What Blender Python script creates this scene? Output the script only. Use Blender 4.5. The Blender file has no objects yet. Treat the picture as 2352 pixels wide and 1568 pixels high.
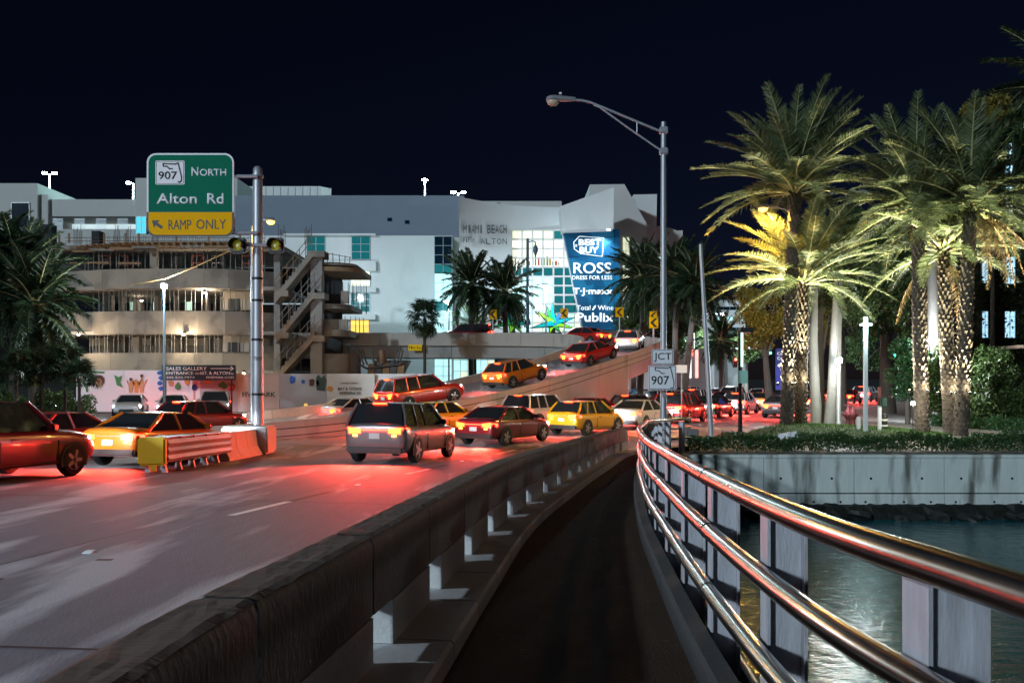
import bpy, bmesh, math, random
import numpy as np
from mathutils import Vector, Matrix

random.seed(7)
rng = np.random.default_rng(7)
scene = bpy.context.scene
COL = scene.collection
R = math.radians

# ------------------------------------------------------------------ camera
FPX, CX, HY, HC = 1900.0, 1176.0, 870.0, 1.61     # focal length, centre column, horizon row (2352 px wide frame), eye height
cam_data = bpy.data.cameras.new('camera')
cam_data.sensor_width = 36.0
cam_data.lens = FPX / 2352.0 * 36.0
cam_data.shift_y = (HY - 784.0) / 2352.0
cam_data.clip_start = 0.05
cam_data.clip_end = 6000.0
cam = bpy.data.objects.new('camera', cam_data)
COL.objects.link(cam)
cam.location = (0, 0, HC)
cam.rotation_euler = (R(90), 0, 0)
scene.camera = cam

# ------------------------------------------------------------------ night sky, faint low light, exposure
SUN_EL, SUN_AZ = R(14.0), R(216.0)                # light arrives from behind the camera on the left (compass style azimuth from +Y)
world = bpy.data.worlds.new('World')
scene.world = world
world.use_nodes = True
wn, wl = world.node_tree.nodes, world.node_tree.links
wn.clear()
w_out = wn.new('ShaderNodeOutputWorld')
w_bg = wn.new('ShaderNodeBackground')
w_sky = wn.new('ShaderNodeTexSky')
w_sky.sky_type = 'NISHITA'
w_sky.sun_disc = False
w_sky.sun_elevation = SUN_EL
w_sky.sun_rotation = SUN_AZ
w_sky.dust_density = 0.3
w_sky.ozone_density = 4.0
w_bg.inputs['Strength'].default_value = 0.0019
w_tint = wn.new('ShaderNodeMix'); w_tint.data_type = 'RGBA'; w_tint.blend_type = 'MULTIPLY'
w_tint.inputs['Factor'].default_value = 1.0; w_tint.inputs['B'].default_value = (.80, .62, 1.0, 1)
wl.new(w_sky.outputs[0], w_tint.inputs['A'])
wl.new(w_tint.outputs['Result'], w_bg.inputs['Color'])
wl.new(w_bg.outputs[0], w_out.inputs['Surface'])

sun_d = bpy.data.lights.new('sun', 'SUN')
sun_d.energy = 1.5
sun_d.angle = R(2.5)
sun_d.color = (0.70, 0.88, 1.0)
sun = bpy.data.objects.new('sun', sun_d)
COL.objects.link(sun)
_d = Vector((math.sin(SUN_AZ) * math.cos(SUN_EL), math.cos(SUN_AZ) * math.cos(SUN_EL), math.sin(SUN_EL)))
sun.rotation_euler = (-_d).to_track_quat('-Z', 'Y').to_euler()

scene.view_settings.view_transform = 'Standard'
scene.view_settings.look = 'None'
scene.view_settings.exposure = 0.0
scene.view_settings.gamma = 1.0
scene.view_settings.use_curve_mapping = False
scene.cycles.max_bounces = 6
scene.cycles.diffuse_bounces = 3
scene.cycles.glossy_bounces = 3
scene.cycles.transparent_max_bounces = 8
scene.cycles.sample_clamp_indirect = 4.0
scene.cycles.use_light_tree = True
scene.cycles.caustics_reflective = False
scene.cycles.caustics_refractive = False

# ------------------------------------------------------------------ places
def P(x, y, Y):
    """world point seen at column x, row y at Y metres in front of the camera"""
    return Vector(((x - CX) * Y / FPX, Y, HC - (y - HY) * Y / FPX))
def PX(x, Y): return (x - CX) * Y / FPX
def PZ(y, Y): return HC - (y - HY) * Y / FPX
LAND = -0.79
def g(Y): return -0.035 * (min(Y, 27.0) - 4.5)     # the bridge runs gently down to the land
def groad(Y): return g(Y) - 0.10

class Path:
    """smooth plan curve through points, read by arc length (s = 0 where Y = 0)"""
    def __init__(self, pts, n=24):
        pts = [np.array(p, float) for p in pts]
        pts = [2 * pts[0] - pts[1]] + pts + [2 * pts[-1] - pts[-2]]
        out = []
        for i in range(1, len(pts) - 2):
            a, b, c, d = pts[i - 1:i + 3]
            for k in range(n):
                t = k / n
                out.append(.5 * ((2 * b) + (c - a) * t + (2 * a - 5 * b + 4 * c - d) * t * t + (3 * b - a - 3 * c + d) * t ** 3))
        out.append(pts[-2])
        self.p = np.array(out)
        ds = np.linalg.norm(np.diff(self.p[:, :2], axis=0), axis=1)
        self.s = np.concatenate([[0], np.cumsum(ds)])
        if self.p[0, 1] < 0 < self.p[-1, 1]:
            self.s -= np.interp(0, self.p[:, 1], self.s)
        self.dim = self.p.shape[1]
    def at(self, s):
        return np.array([np.interp(s, self.s, self.p[:, k]) for k in range(self.dim)])
    def tan(self, s):
        d = (self.at(s + .15) - self.at(s - .15))[:2]
        return d / (np.linalg.norm(d) + 1e-9)
    def off(self, s, o):
        """point o metres to the left of the curve"""
        t = self.tan(s); q = self.at(s)
        q = q.copy(); q[0] += -t[1] * o; q[1] += t[0] * o
        return q
BARRIER = Path([(-1.1, -14), (-1.02, -6), (-.97, -1), (-.91, 2.05), (-.875, 2.8), (-.684, 4.53), (-.48, 6.41), (-.057, 9.88), (.66, 13.55), (1.84, 19),
                (3.78, 26.7), (6.9, 32.2), (10.6, 37.2), (14.2, 43), (22, 57), (33, 75), (47, 95), (66, 116), (110, 160)])
RAIL = Path([(1.35, -5), (1.22, -1), (1.1, .8), (1.03, 1.8), (.99, 2.81), (1.1, 4.73), (1.32, 7.2), (1.6, 9.9), (2.3, 15), (3.2, 20), (3.95, 24),
             (4.75, 26.3), (6.0, 27.8)])

# ------------------------------------------------------------------ mesh and object helpers
ROOT = {}
class MB:
    def __init__(self): self.v = []; self.f = []
    def add(self, vs, fs):
        n = len(self.v); self.v.extend([tuple(v) for v in vs]); self.f.extend([tuple(i + n for i in f) for f in fs]); return self
    def box(self, x0, x1, y0, y1, z0, z1):
        return self.add([(x0, y0, z0), (x1, y0, z0), (x1, y1, z0), (x0, y1, z0), (x0, y0, z1), (x1, y0, z1), (x1, y1, z1), (x0, y1, z1)],
                        [(0, 3, 2, 1), (4, 5, 6, 7), (0, 1, 5, 4), (1, 2, 6, 5), (2, 3, 7, 6), (3, 0, 4, 7)])
    def bevel_box(self, x0, x1, y0, y1, z0, z1, b=.02):
        m = bmesh.new(); bmesh.ops.create_cube(m, size=1)
        for v in m.verts:
            v.co = Vector((x0 + (v.co.x + .5) * (x1 - x0), y0 + (v.co.y + .5) * (y1 - y0), z0 + (v.co.z + .5) * (z1 - z0)))
        bmesh.ops.bevel(m, geom=m.edges[:], offset=b, segments=2, affect='EDGES', clamp_overlap=True)
        m.verts.index_update()
        self.add([v.co[:] for v in m.verts], [[v.index for v in f.verts] for f in m.faces]); m.free(); return self
    def hexa(self, c8):
        return self.add(c8, [(0, 3, 2, 1), (4, 5, 6, 7), (0, 1, 5, 4), (1, 2, 6, 5), (2, 3, 7, 6), (3, 0, 4, 7)])
    def prism(self, poly, d):
        """polygon (3d points) pushed along vector d"""
        n = len(poly); d = Vector(d)
        a = [Vector(p) for p in poly]; b = [p + d for p in a]
        fs = [tuple(range(n))[::-1], tuple(range(n, 2 * n))] + [(i, (i + 1) % n, (i + 1) % n + n, i + n) for i in range(n)]
        return self.add([p[:] for p in a + b], fs)
    def tube(self, pts, r, n=8, caps=True):
        pts = [Vector(p) for p in pts]
        rs = r if isinstance(r, (list, tuple)) else [r] * len(pts)
        up = None; rings = []
        for i, p in enumerate(pts):
            t = (pts[min(i + 1, len(pts) - 1)] - pts[max(i - 1, 0)]).normalized()
            if up is None:
                up = Vector((0, 0, 1)) if abs(t.z) < .9 else Vector((1, 0, 0))
            u = (up - t * up.dot(t)).normalized(); w = t.cross(u); up = u
            rings.append([(p + (u * math.cos(2 * math.pi * k / n) + w * math.sin(2 * math.pi * k / n)) * rs[i])[:] for k in range(n)])
        vs = [v for rg in rings for v in rg]
        fs = [(i * n + k, i * n + (k + 1) % n, (i + 1) * n + (k + 1) % n, (i + 1) * n + k) for i in range(len(pts) - 1) for k in range(n)]
        if caps:
            fs += [tuple(range(n))[::-1], tuple((len(pts) - 1) * n + k for k in range(n))]
        return self.add(vs, fs)
    def lathe(self, prof, c=(0, 0, 0), n=16, caps=True):
        """profile of (radius, z) turned about the vertical through c"""
        vs = [(c[0] + r * math.cos(2 * math.pi * k / n), c[1] + r * math.sin(2 * math.pi * k / n), c[2] + z) for r, z in prof for k in range(n)]
        m = len(prof)
        fs = [(i * n + k, i * n + (k + 1) % n, (i + 1) * n + (k + 1) % n, (i + 1) * n + k) for i in range(m - 1) for k in range(n)]
        if caps: fs += [tuple(range(n))[::-1], tuple((m - 1) * n + k for k in range(n))]
        return self.add(vs, fs)
    def grid(self, rows, closed=False):
        n = len(rows[0]); vs = [p for r in rows for p in r]
        fs = []
        for i in range(len(rows) - 1):
            for k in range(n if closed else n - 1):
                fs.append((i * n + k, i * n + (k + 1) % n, (i + 1) * n + (k + 1) % n, (i + 1) * n + k))
        return self.add(vs, fs)
    def mesh(self, name, mat, smooth=False, sub=None):
        off = Vector(sub) if sub is not None else Vector((0, 0, 0))
        me = bpy.data.meshes.new(name)
        me.from_pydata([(v[0] - off.x, v[1] - off.y, v[2] - off.z) for v in self.v], [], self.f)
        bm = bmesh.new(); bm.from_mesh(me); bmesh.ops.recalc_face_normals(bm, faces=bm.faces); bm.to_mesh(me); bm.free()
        if mat: me.materials.append(mat)
        if smooth:
            me.polygons.foreach_set('use_smooth', [True] * len(me.polygons))
            try: me.set_sharp_from_angle(angle=R(38))
            except Exception: pass
        me.update()
        return me
    def build(self, name, mat, parent=None, smooth=False):
        loc = root_loc(parent)
        o = bpy.data.objects.new(name, self.mesh(name, mat, smooth, loc))
        COL.objects.link(o); o.parent = parent
        if parent is not None: ROOT[o.name] = loc
        return o
def root_loc(o):
    if o is None: return Vector((0, 0, 0))
    return ROOT.get(o.name, Vector((0, 0, 0)))
def tag(o, label=None, cat=None, group=None, kind=None):
    if label: o['label'] = label
    if cat: o['category'] = cat
    if group: o['group'] = group
    if kind: o['kind'] = kind
    return o
def thing(name, label, cat, loc=(0, 0, 0), group=None):
    o = bpy.data.objects.new(name, None); COL.objects.link(o)
    o.empty_display_size = .3
    o.location = loc; ROOT[o.name] = Vector(loc)
    return tag(o, label, cat, group)
def solo(mb, name, mat, label, cat, group=None, smooth=False, base=None):
    """a thing that is one mesh, its origin at its base"""
    b = Vector(base) if base is not None else Vector(np.array(mb.v).mean(axis=0))
    o = bpy.data.objects.new(name, mb.mesh(name, mat, smooth, b)); COL.objects.link(o); o.location = b; ROOT[o.name] = b
    return tag(o, label, cat, group)
def struct(mb, name, mat, smooth=False):
    return tag(mb.build(name, mat, None, smooth), kind='structure')
def inst(name, me, parent, loc=(0, 0, 0), rot=(0, 0, 0), sc=1.0):
    o = bpy.data.objects.new(name, me); COL.objects.link(o); o.parent = parent
    o.location = loc; o.rotation_euler = rot; o.scale = (sc, sc, sc) if not isinstance(sc, tuple) else sc
    return o
KIDS = {}
def copy_tree(o, parent=None):
    c = o.copy(); COL.objects.link(c); c.parent = parent
    for ch in KIDS[o.name]:
        d = ch.copy(); COL.objects.link(d); d.parent = c
        for gr in KIDS[ch.name]:
            e = gr.copy(); COL.objects.link(e); e.parent = d
    return c
def note_kids(o):
    KIDS[o.name] = list(o.children)
    for c in o.children: note_kids(c)
def text_mesh(name, body, mat, x0, x1, y0, y1, Y, ext=.01, bold=0.0, parent=None, tilt=0.0, right=None, up=None, origin=None):
    """lettering fitted into the box x0..x1, y0..y1 (frame pixels at distance Y), standing ext proud towards the camera"""
    cu = bpy.data.curves.new(name, 'FONT'); cu.body = body; cu.size = 1.0; cu.offset = bold; cu.resolution_u = 3
    tmp = bpy.data.objects.new('tmp_text', cu); COL.objects.link(tmp)
    dg = bpy.context.evaluated_depsgraph_get()
    me = bpy.data.meshes.new_from_object(tmp.evaluated_get(dg))
    bpy.data.objects.remove(tmp); bpy.data.curves.remove(cu)
    bm = bmesh.new(); bm.from_mesh(me)
    if bm.faces:
        ret = bmesh.ops.extrude_face_region(bm, geom=bm.faces[:])
        bmesh.ops.translate(bm, verts=[e for e in ret['geom'] if isinstance(e, bmesh.types.BMVert)], vec=(0, 0, 1))
    xs = [v.co.x for v in bm.verts]; ys = [v.co.y for v in bm.verts]
    ax, bx, ay, by = min(xs), max(xs), min(ys), max(ys)
    loc = root_loc(parent)
    if origin is None:
        origin = P(x0, y1, Y); right = P(x1, y1, Y) - origin; up = P(x0, y0, Y) - origin
    n = right.cross(up).normalized()
    for v in bm.verts:
        u, w, t = (v.co.x - ax) / (bx - ax), (v.co.y - ay) / (by - ay), v.co.z
        v.co = origin + right * (u + tilt * w) + up * w + n * (ext * t) - loc
    bmesh.ops.recalc_face_normals(bm, faces=bm.faces)
    bm.to_mesh(me); bm.free()
    me.materials.clear(); me.materials.append(mat); me.name = name
    o = bpy.data.objects.new(name, me); COL.objects.link(o); o.parent = parent
    if parent is not None: ROOT[o.name] = loc
    return o

# ------------------------------------------------------------------ materials
MATS = {}
def lin(c):
    return tuple((x / 12.92 if x <= .04045 else ((x + .055) / 1.055) ** 2.4) for x in c)
def mat(name, col, rough=.6, metal=0.0, var=0.0, scale=3.0, bump=0.0, bscale=None, stain=None, stain_scale=1.2, stain_lo=.5, stain_hi=.7,
        stretch=(1, 1, 1), emit=None, estr=0.0, rvar=0.0, spec=None, detail=6.0, nrough=.62, coat=0.0, trans=0.0):
    """procedural surface: base colour with noise, optional stains with a colour of their own, bump and roughness break-up"""
    if name in MATS: return MATS[name]
    m = bpy.data.materials.new(name); m.use_nodes = True; MATS[name] = m
    nt = m.node_tree; n, l = nt.nodes, nt.links
    b = n['Principled BSDF']
    b.inputs['Base Color'].default_value = (*col, 1)
    b.inputs['Roughness'].default_value = rough
    b.inputs['Metallic'].default_value = metal
    if spec is not None: b.inputs['Specular IOR Level'].default_value = spec
    if coat: b.inputs['Coat Weight'].default_value = coat
    if trans: b.inputs['Transmission Weight'].default_value = trans
    if emit:
        b.inputs['Emission Color'].default_value = (*emit, 1); b.inputs['Emission Strength'].default_value = estr
    if var or bump or stain or rvar:
        tc = n.new('ShaderNodeTexCoord'); mp = n.new('ShaderNodeMapping'); mp.inputs['Scale'].default_value = stretch
        l.new(tc.outputs['Object'], mp.inputs['Vector'])
        nz = n.new('ShaderNodeTexNoise'); nz.inputs['Scale'].default_value = scale; nz.inputs['Detail'].default_value = detail
        nz.inputs['Roughness'].default_value = nrough
        l.new(mp.outputs[0], nz.inputs['Vector'])
        cur = None
        if var:
            mx = n.new('ShaderNodeMix'); mx.data_type = 'RGBA'
            mx.inputs['A'].default_value = (*[c * (1 - var) for c in col], 1)
            mx.inputs['B'].default_value = (*[min(1, c * (1 + var)) for c in col], 1)
            l.new(nz.outputs['Fac'], mx.inputs['Factor']); cur = mx.outputs['Result']
        if stain:
            n2 = n.new('ShaderNodeTexNoise'); n2.inputs['Scale'].default_value = stain_scale; n2.inputs['Detail'].default_value = 8
            l.new(mp.outputs[0], n2.inputs['Vector'])
            rp = n.new('ShaderNodeMapRange'); rp.inputs['From Min'].default_value = stain_lo; rp.inputs['From Max'].default_value = stain_hi
            l.new(n2.outputs['Fac'], rp.inputs['Value'])
            m2 = n.new('ShaderNodeMix'); m2.data_type = 'RGBA'; m2.inputs['B'].default_value = (*stain, 1)
            if cur: l.new(cur, m2.inputs['A'])
            else: m2.inputs['A'].default_value = (*col, 1)
            l.new(rp.outputs[0], m2.inputs['Factor']); cur = m2.outputs['Result']
        if cur: l.new(cur, b.inputs['Base Color'])
        if rvar:
            rr = n.new('ShaderNodeMapRange'); rr.inputs['To Min'].default_value = max(0, rough - rvar); rr.inputs['To Max'].default_value = min(1, rough + rvar)
            l.new(nz.outputs['Fac'], rr.inputs['Value']); l.new(rr.outputs[0], b.inputs['Roughness'])
        if bump:
            n3 = n.new('ShaderNodeTexNoise'); n3.inputs['Scale'].default_value = bscale or scale * 6; n3.inputs['Detail'].default_value = 5
            l.new(mp.outputs[0], n3.inputs['Vector'])
            bp = n.new('ShaderNodeBump'); bp.inputs['Strength'].default_value = bump; bp.inputs['Distance'].default_value = .02
            l.new(n3.outputs['Fac'], bp.inputs['Height']); l.new(bp.outputs[0], b.inputs['Normal'])
    return m
def emat(name, col, strength, base=(.8, .8, .8)):
    return mat(name, base, .4, emit=col, estr=strength)

M_road = mat('road_concrete', (.185, .19, .215), .72, var=.55, scale=2.2, bump=.55, bscale=60, stain=(.48, .49, .52), stain_scale=.7, stain_lo=.53, stain_hi=.63, stretch=(1.8, .30, 1), rvar=.15, spec=.3, detail=15, nrough=.82)
M_asphalt = mat('asphalt', (.055, .055, .058), .6, var=.35, scale=2, bump=.3, bscale=70, rvar=.15)
M_walk = mat('sidewalk_asphalt', (.085, .056, .038), .9, spec=.15, nrough=.8, var=.7, scale=2.2, bump=.7, bscale=70, stain=(.16, .14, .12), stain_scale=9, stain_lo=.68, stain_hi=.72, detail=12)
M_barrier = mat('barrier_concrete', (.15, .155, .16), .75, var=.3, scale=2.5, bump=.5, bscale=30, stain=(.06, .055, .05), stain_scale=1.4, stain_lo=.5, stain_hi=.75, stretch=(1, 1, .5))
M_barrier_top = mat('barrier_cap_grime', (.095, .058, .042), .8, var=.6, scale=4, bump=.8, bscale=16, stain=(.20, .19, .185), stain_scale=3.4, stain_lo=.60, stain_hi=.72, stretch=(.5, 2.6, 1))
M_pale = mat('pale_concrete', (.58, .59, .59), .8, var=.18, scale=3, bump=.3, bscale=25)
M_rail = mat('brushed_steel', (.56, .53, .50), .25, 1.0, var=.10, scale=2, rvar=.07, stain=(.40, .35, .32), stain_scale=1.6, stain_lo=.5, stain_hi=.85)
M_galv = mat('galvanised_steel', (.58, .57, .62), .55, .15, var=.32, scale=14, bump=.3, bscale=60, stain=(.36, .32, .30), stain_scale=6, stain_lo=.54, stain_hi=.75, stretch=(1, 1, .22), detail=12)
M_pole = mat('grey_pole_metal', (.42, .44, .48), .45, .5, var=.12, scale=6, stretch=(1, 1, .3))
M_conduit = mat('dark_conduit', (.05, .05, .06), .35, .3, var=.3, scale=8)
M_black = mat('black_metal', (.012, .012, .014), .5)
M_white = mat('white_paint', (.78, .78, .78), .5, var=.05, scale=4)
M_line = mat('road_paint_white', (.80, .80, .82), .6, var=.2, scale=14, stain=(.3, .3, .3), stain_scale=9, stain_lo=.6, stain_hi=.75)
M_lineblk = mat('road_paint_black', (.02, .02, .022), .6, var=.3, scale=14)
M_seawall = mat('seawall_concrete', (.58, .63, .60), .85, var=.32, scale=2.2, bump=.4, bscale=18, stain=(.13, .13, .115), stain_scale=1.3, stain_lo=.53, stain_hi=.70, stretch=(1.6, 1, .26), detail=12, nrough=.72)
M_algae = mat('wet_algae', (.012, .014, .011), .5, var=.6, scale=4, bump=1.0, bscale=9)
M_lawn = mat('lawn_soil', (.035, .06, .012), .9, var=.5, scale=5, bump=.6, bscale=60)
M_plaza = mat('plaza_paving', (.30, .29, .27), .6, var=.2, scale=2, bump=.2, bscale=40, rvar=.15, stain=(.2, .19, .18), stain_scale=1.2)
M_land = mat('land_ground', (.06, .058, .055), .85, var=.3, scale=.5)

def water_mat():
    m = mat('water', (.0, .125, .155), .05, spec=.7)
    n, l = m.node_tree.nodes, m.node_tree.links
    b = n['Principled BSDF']
    tc = n.new('ShaderNodeTexCoord'); mp = n.new('ShaderNodeMapping'); mp.inputs['Scale'].default_value = (1, 1.6, 1)
    l.new(tc.outputs['Object'], mp.inputs['Vector'])
    a = n.new('ShaderNodeTexNoise'); a.inputs['Scale'].default_value = 2.2; a.inputs['Detail'].default_value = 6; a.inputs['Roughness'].default_value = .6
    l.new(mp.outputs[0], a.inputs['Vector'])
    bp = n.new('ShaderNodeBump'); bp.inputs['Strength'].default_value = .30; bp.inputs['Distance'].default_value = .12
    l.new(a.outputs['Fac'], bp.inputs['Height']); l.new(bp.outputs[0], b.inputs['Normal'])
    return m
M_water = water_mat()
def add_light(name, kind, loc, power, col, parent=None, size=.15, spot=None, target=None, blend=.6):
    d = bpy.data.lights.new(name, kind); d.energy = power; d.color = col
    if kind != 'SUN': d.shadow_soft_size = size
    if kind == 'SPOT': d.spot_size = spot; d.spot_blend = blend
    o = bpy.data.objects.new(name, d); COL.objects.link(o); o.parent = parent
    o.location = Vector(loc) - root_loc(parent)
    if target is not None:
        o.rotation_euler = (Vector(target) - Vector(loc)).to_track_quat('-Z', 'Y').to_euler()
    return o
WARM, SODIUM, COOL, CYAN = (1, .80, .52), (1, .50, .10), (.78, .93, 1), (.55, .95, 1)

# ================================================================== ground, water, road
def strip(mb, path, s0, s1, ds, o0, o1, z0, z1, parts=1):
    rows = []
    n = max(1, int(round((s1 - s0) / ds)))
    for i in range(n + 1):
        s = s0 + (s1 - s0) * i / n
        row = []
        for k in range(parts + 1):
            t = k / parts
            q = path.off(s, o0 + (o1 - o0) * t)
            row.append((q[0], q[1], z0(q[1]) * (1 - t) + z1(q[1]) * t))
        rows.append(row)
    return mb.grid(rows)
# land: one sheet from the sea wall to the horizon
mb = MB(); mb.add([(-2500, 26.8, LAND - .16), (2500, 26.8, LAND - .16), (2500, 4500, LAND - .16), (-2500, 4500, LAND - .16)], [(0, 1, 2, 3)])
struct(mb, 'ground', M_land)
mb = MB(); mb.add([(-400, -300, -2.85), (600, -300, -2.85), (600, 30, -2.85), (-400, 30, -2.85)], [(0, 1, 2, 3)])
struct(mb, 'water', M_water)
road = struct(strip(MB(), BARRIER, -13, 150, .75, .25, 46, groad, groad, 14), 'road', M_road)
# lane lines (each dash its own piece of the road)
def dash(path, s0, s1, o, w, m, nm='lane_dash', z=.004):
    mb = strip(MB(), path, s0, s1, .8, o - w / 2, o + w / 2, lambda Y: groad(Y) + z, lambda Y: groad(Y) + z)
    return mb.build(nm, m, road)
for k in range(14):
    s = 11.2 + (k - 1) * 7.5
    dash(BARRIER, s, s + 1.75, 4.3, .14, M_line)
    if k < 6: dash(BARRIER, s + 1.8, s + 3.4, 4.3, .14, M_lineblk)
    if k > 3:
        dash(BARRIER, s, s + 1.75, 7.9, .14, M_line)
        dash(BARRIER, s, s + 1.75, 11.4, .14, M_line)
dash(BARRIER, -8, 27.5, .75, .10, M_line, 'edge_line')
dash(BARRIER, 33, 130, .55, .14, M_line, 'edge_line')
M_joint = mat('joint_seal', (.015, .015, .016), .7)
for s in (5.1, 12.9, 20.6, 27.2):
    mb = MB(); rows = []
    for k in range(16):
        o = .27 + k * 1.1
        q = BARRIER.off(s, o); q2 = BARRIER.off(s + .035, o)
        rows.append([(q[0], q[1], groad(q[1]) + .004), (q2[0], q2[1], groad(q2[1]) + .004)])
    mb.grid(rows).build('expansion_joint', M_joint, road)
for o_ in (1.35, 4.75):
    strip(MB(), BARRIER, -8, 60, .8, o_, o_ + .018, lambda Y: groad(Y) + .003, lambda Y: groad(Y) + .003).build('slab_joint', M_joint, road)
M_scar = mat('scraped_patch', (.10, .03, .015), .6, var=.3, scale=20)
M_refl = mat('reflector_lens', (.95, .95, .95), .12)
for k in range(7):
    s = 8.4 + (k - 0) * 7.5
    q = BARRIER.off(s, 4.3); z = groad(q[1])
    t = thing('road_reflector', 'small white road reflector on the dashed line, number %s counting away from the camera' % ['one', 'two', 'three', 'four', 'five', 'six', 'seven'][k], 'road reflector', (q[0], q[1], z), 'raised reflectors along the dashed lane line')
    MB().prism([(q[0] - .06, q[1] - .06, z), (q[0] + .06, q[1] - .06, z), (q[0] + .045, q[1] - .02, z + .022), (q[0] - .045, q[1] - .02, z + .022)], (0, .08, 0)).build('body', M_white, t)
    MB().box(q[0] - .04, q[0] + .04, q[1] - .062, q[1] - .052, z + .003, z + .018).build('lens', M_refl, t)
    q = BARRIER.off(s - .35, 3.9)
    MB().box(q[0] - .07, q[0] + .09, q[1] - .04, q[1] + .04, groad(q[1]), groad(q[1]) + .004).build('patch', M_scar, road)

# sidewalk sheet between barrier and railing
rows = []
for i in range(80):
    Y = -9 + i * (37.2 / 79)
    xl = np.interp(Y, BARRIER.p[:, 1], BARRIER.p[:, 0]) + .0
    xr = np.interp(Y, RAIL.p[:, 1], RAIL.p[:, 0]) + .1
    rows.append([(xl + (xr - xl) * k / 6, Y, g(Y) + (.004 if Y < 27 else .004)) for k in range(7)])
walk = struct(MB().grid(rows), 'sidewalk', M_walk)

# ------------------------------------------------------------------ concrete parapet between road and walk
def loft(path, prof, s0, s1, n=3):
    mb = MB(); rows = []
    for i in range(n + 1):
        s = s0 + (s1 - s0) * i / n
        row = []
        for o, h in prof:
            q = path.off(s, o); row.append((q[0], q[1], g(path.at(s)[1]) + h))
        rows.append(row)
    mb.grid(rows, closed=True)
    k = len(prof); b = (n) * k
    mb.f.append(tuple(range(k))); mb.f.append(tuple(range(b, b + k)))
    return mb
bar = thing('concrete_parapet', 'long dark concrete parapet with drain openings curving along the walkway', 'parapet', (-1, 0, 0))
for i in range(23):
    s = -5.67 + i * 1.42; e = s + 1.42
    if s > 26.6: break
    j = .012
    p = loft(BARRIER, [(0, .385), (0, .745), (.012, .775), (.035, .79), (.215, .79), (.24, .775), (.25, .74), (.25, .385)], s + j, e - j).build('panel', M_barrier, bar, True)
    # worn crown of the panel: uneven, grimy
    rows = []
    nn = 18
    for a in range(nn + 1):
        ss = s + j + (1.42 - 2 * j) * a / nn; row = []
        for b in range(8):
            o = .012 + .228 * b / 7 + (random.uniform(-.004, .004) if b in (0, 7) else 0)
            q = BARRIER.off(ss, o); edge = min(b, 7 - b)
            row.append((q[0], q[1], g(BARRIER.at(ss)[1]) + (.785 if edge == 0 else .797) + random.uniform(-.003, .004)))
        rows.append(row)
    MB().grid(rows).build('cap', M_barrier_top, p)
    loft(BARRIER, [(.0, .128), (.0, .385 - .012), (.235, .385 - .012), (.235, .128)], s + .40, e, 2).build('pedestal', M_pale, bar)  # pale tone paints the light falling on the opening jambs
for i in range(34):
    s = -6 + i * .98; e = s + .98
    if s > 26.4: break
    loft(BARRIER, [(-.33, -.05), (-.33, .105), (-.31, .125), (.26, .125), (.26, -.2), (-.30, -.2)], s + .012, e - .012, 2).build('kerb_block', M_pale if i % 1 == 0 else M_barrier, bar)

# ------------------------------------------------------------------ bridge railing
rl = thing('bridge_railing', 'three-pipe steel bridge railing curving along the water side of the walkway', 'railing', (1.1, 0, 0))
def pipe_pts(path, s0, s1, o, h, ds=.15):
    n = int((s1 - s0) / ds); out = []
    for i in range(n + 1):
        s = s0 + (s1 - s0) * i / n; q = path.off(s, o); out.append((q[0], q[1], g(q[1]) + h))
    return out
S_END = RAIL.s[-1]
JOINTS = [-.6, 4.6, 9.8, 15.0, 20.2, 25.4]
for nm, h, r in (('top_rail', 1.07, .047), ('middle_rail', .77, .043), ('lower_rail', .44, .043)):
    o = MB().tube(pipe_pts(RAIL, -4.4, S_END - .05, 0, h), r, 20).build(nm, M_rail, rl, True)
    for s in JOINTS:
        q0, q1 = RAIL.at(s), RAIL.at(s + .012)
        MB().tube([(q0[0], q0[1], g(q0[1]) + h), (q1[0], q1[1], g(q1[1]) + h)], r + .003, 20).build('joint_ring', M_black, o, True)
def ibeam(c, t, d, w, z0, z1, th=.012):
    """I section: flanges parallel to direction t, web across"""
    t = Vector((t[0], t[1], 0)).normalized(); n = Vector((t.y, -t.x, 0))       # n points to the water side
    mb = MB(); c = Vector(c)
    def slab(a0, a1, b0, b1):
        pts = [c + n * a0 + t * b0, c + n * a1 + t * b0, c + n * a1 + t * b1, c + n * a0 + t * b1]
        mb.hexa([(p.x, p.y, z0) for p in pts] + [(p.x, p.y, z1) for p in pts])
    slab(0, th, -w / 2, w / 2); slab(d - th, d, -w / 2, w / 2); slab(th, d - th, -th / 2, th / 2)
    return mb
k = 0
s = -.55
while s < S_END - .1:
    q = RAIL.off(s, -.052); t = RAIL.tan(s); z = g(q[1])
    po = ibeam((q[0], q[1], 0), t, .165, .125, z - .55, z + 1.0).build('post', M_galv, rl)
    n = Vector((t[1], -t[0], 0)); c = Vector((q[0], q[1], 0))
    # sloping cap on the post and the saddles that hold the pipes
    a = c + n * -.004; b = c + n * .169; tt = Vector((t[0], t[1], 0)) * .066
    z -= .06
    MB().hexa([(a - tt).to_3d()[:2] + (z + 1.062,), (b - tt)[:2] + (z + 1.062,), (b + tt)[:2] + (z + 1.062,), (a + tt)[:2] + (z + 1.062,),
               (a - tt)[:2] + (z + 1.075,), (b - tt)[:2] + (z + 1.066,), (b + tt)[:2] + (z + 1.066,), (a + tt)[:2] + (z + 1.075,)]).build('post_cap', M_galv, po)
    s += 1.36 if s < 20 else .95
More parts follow.
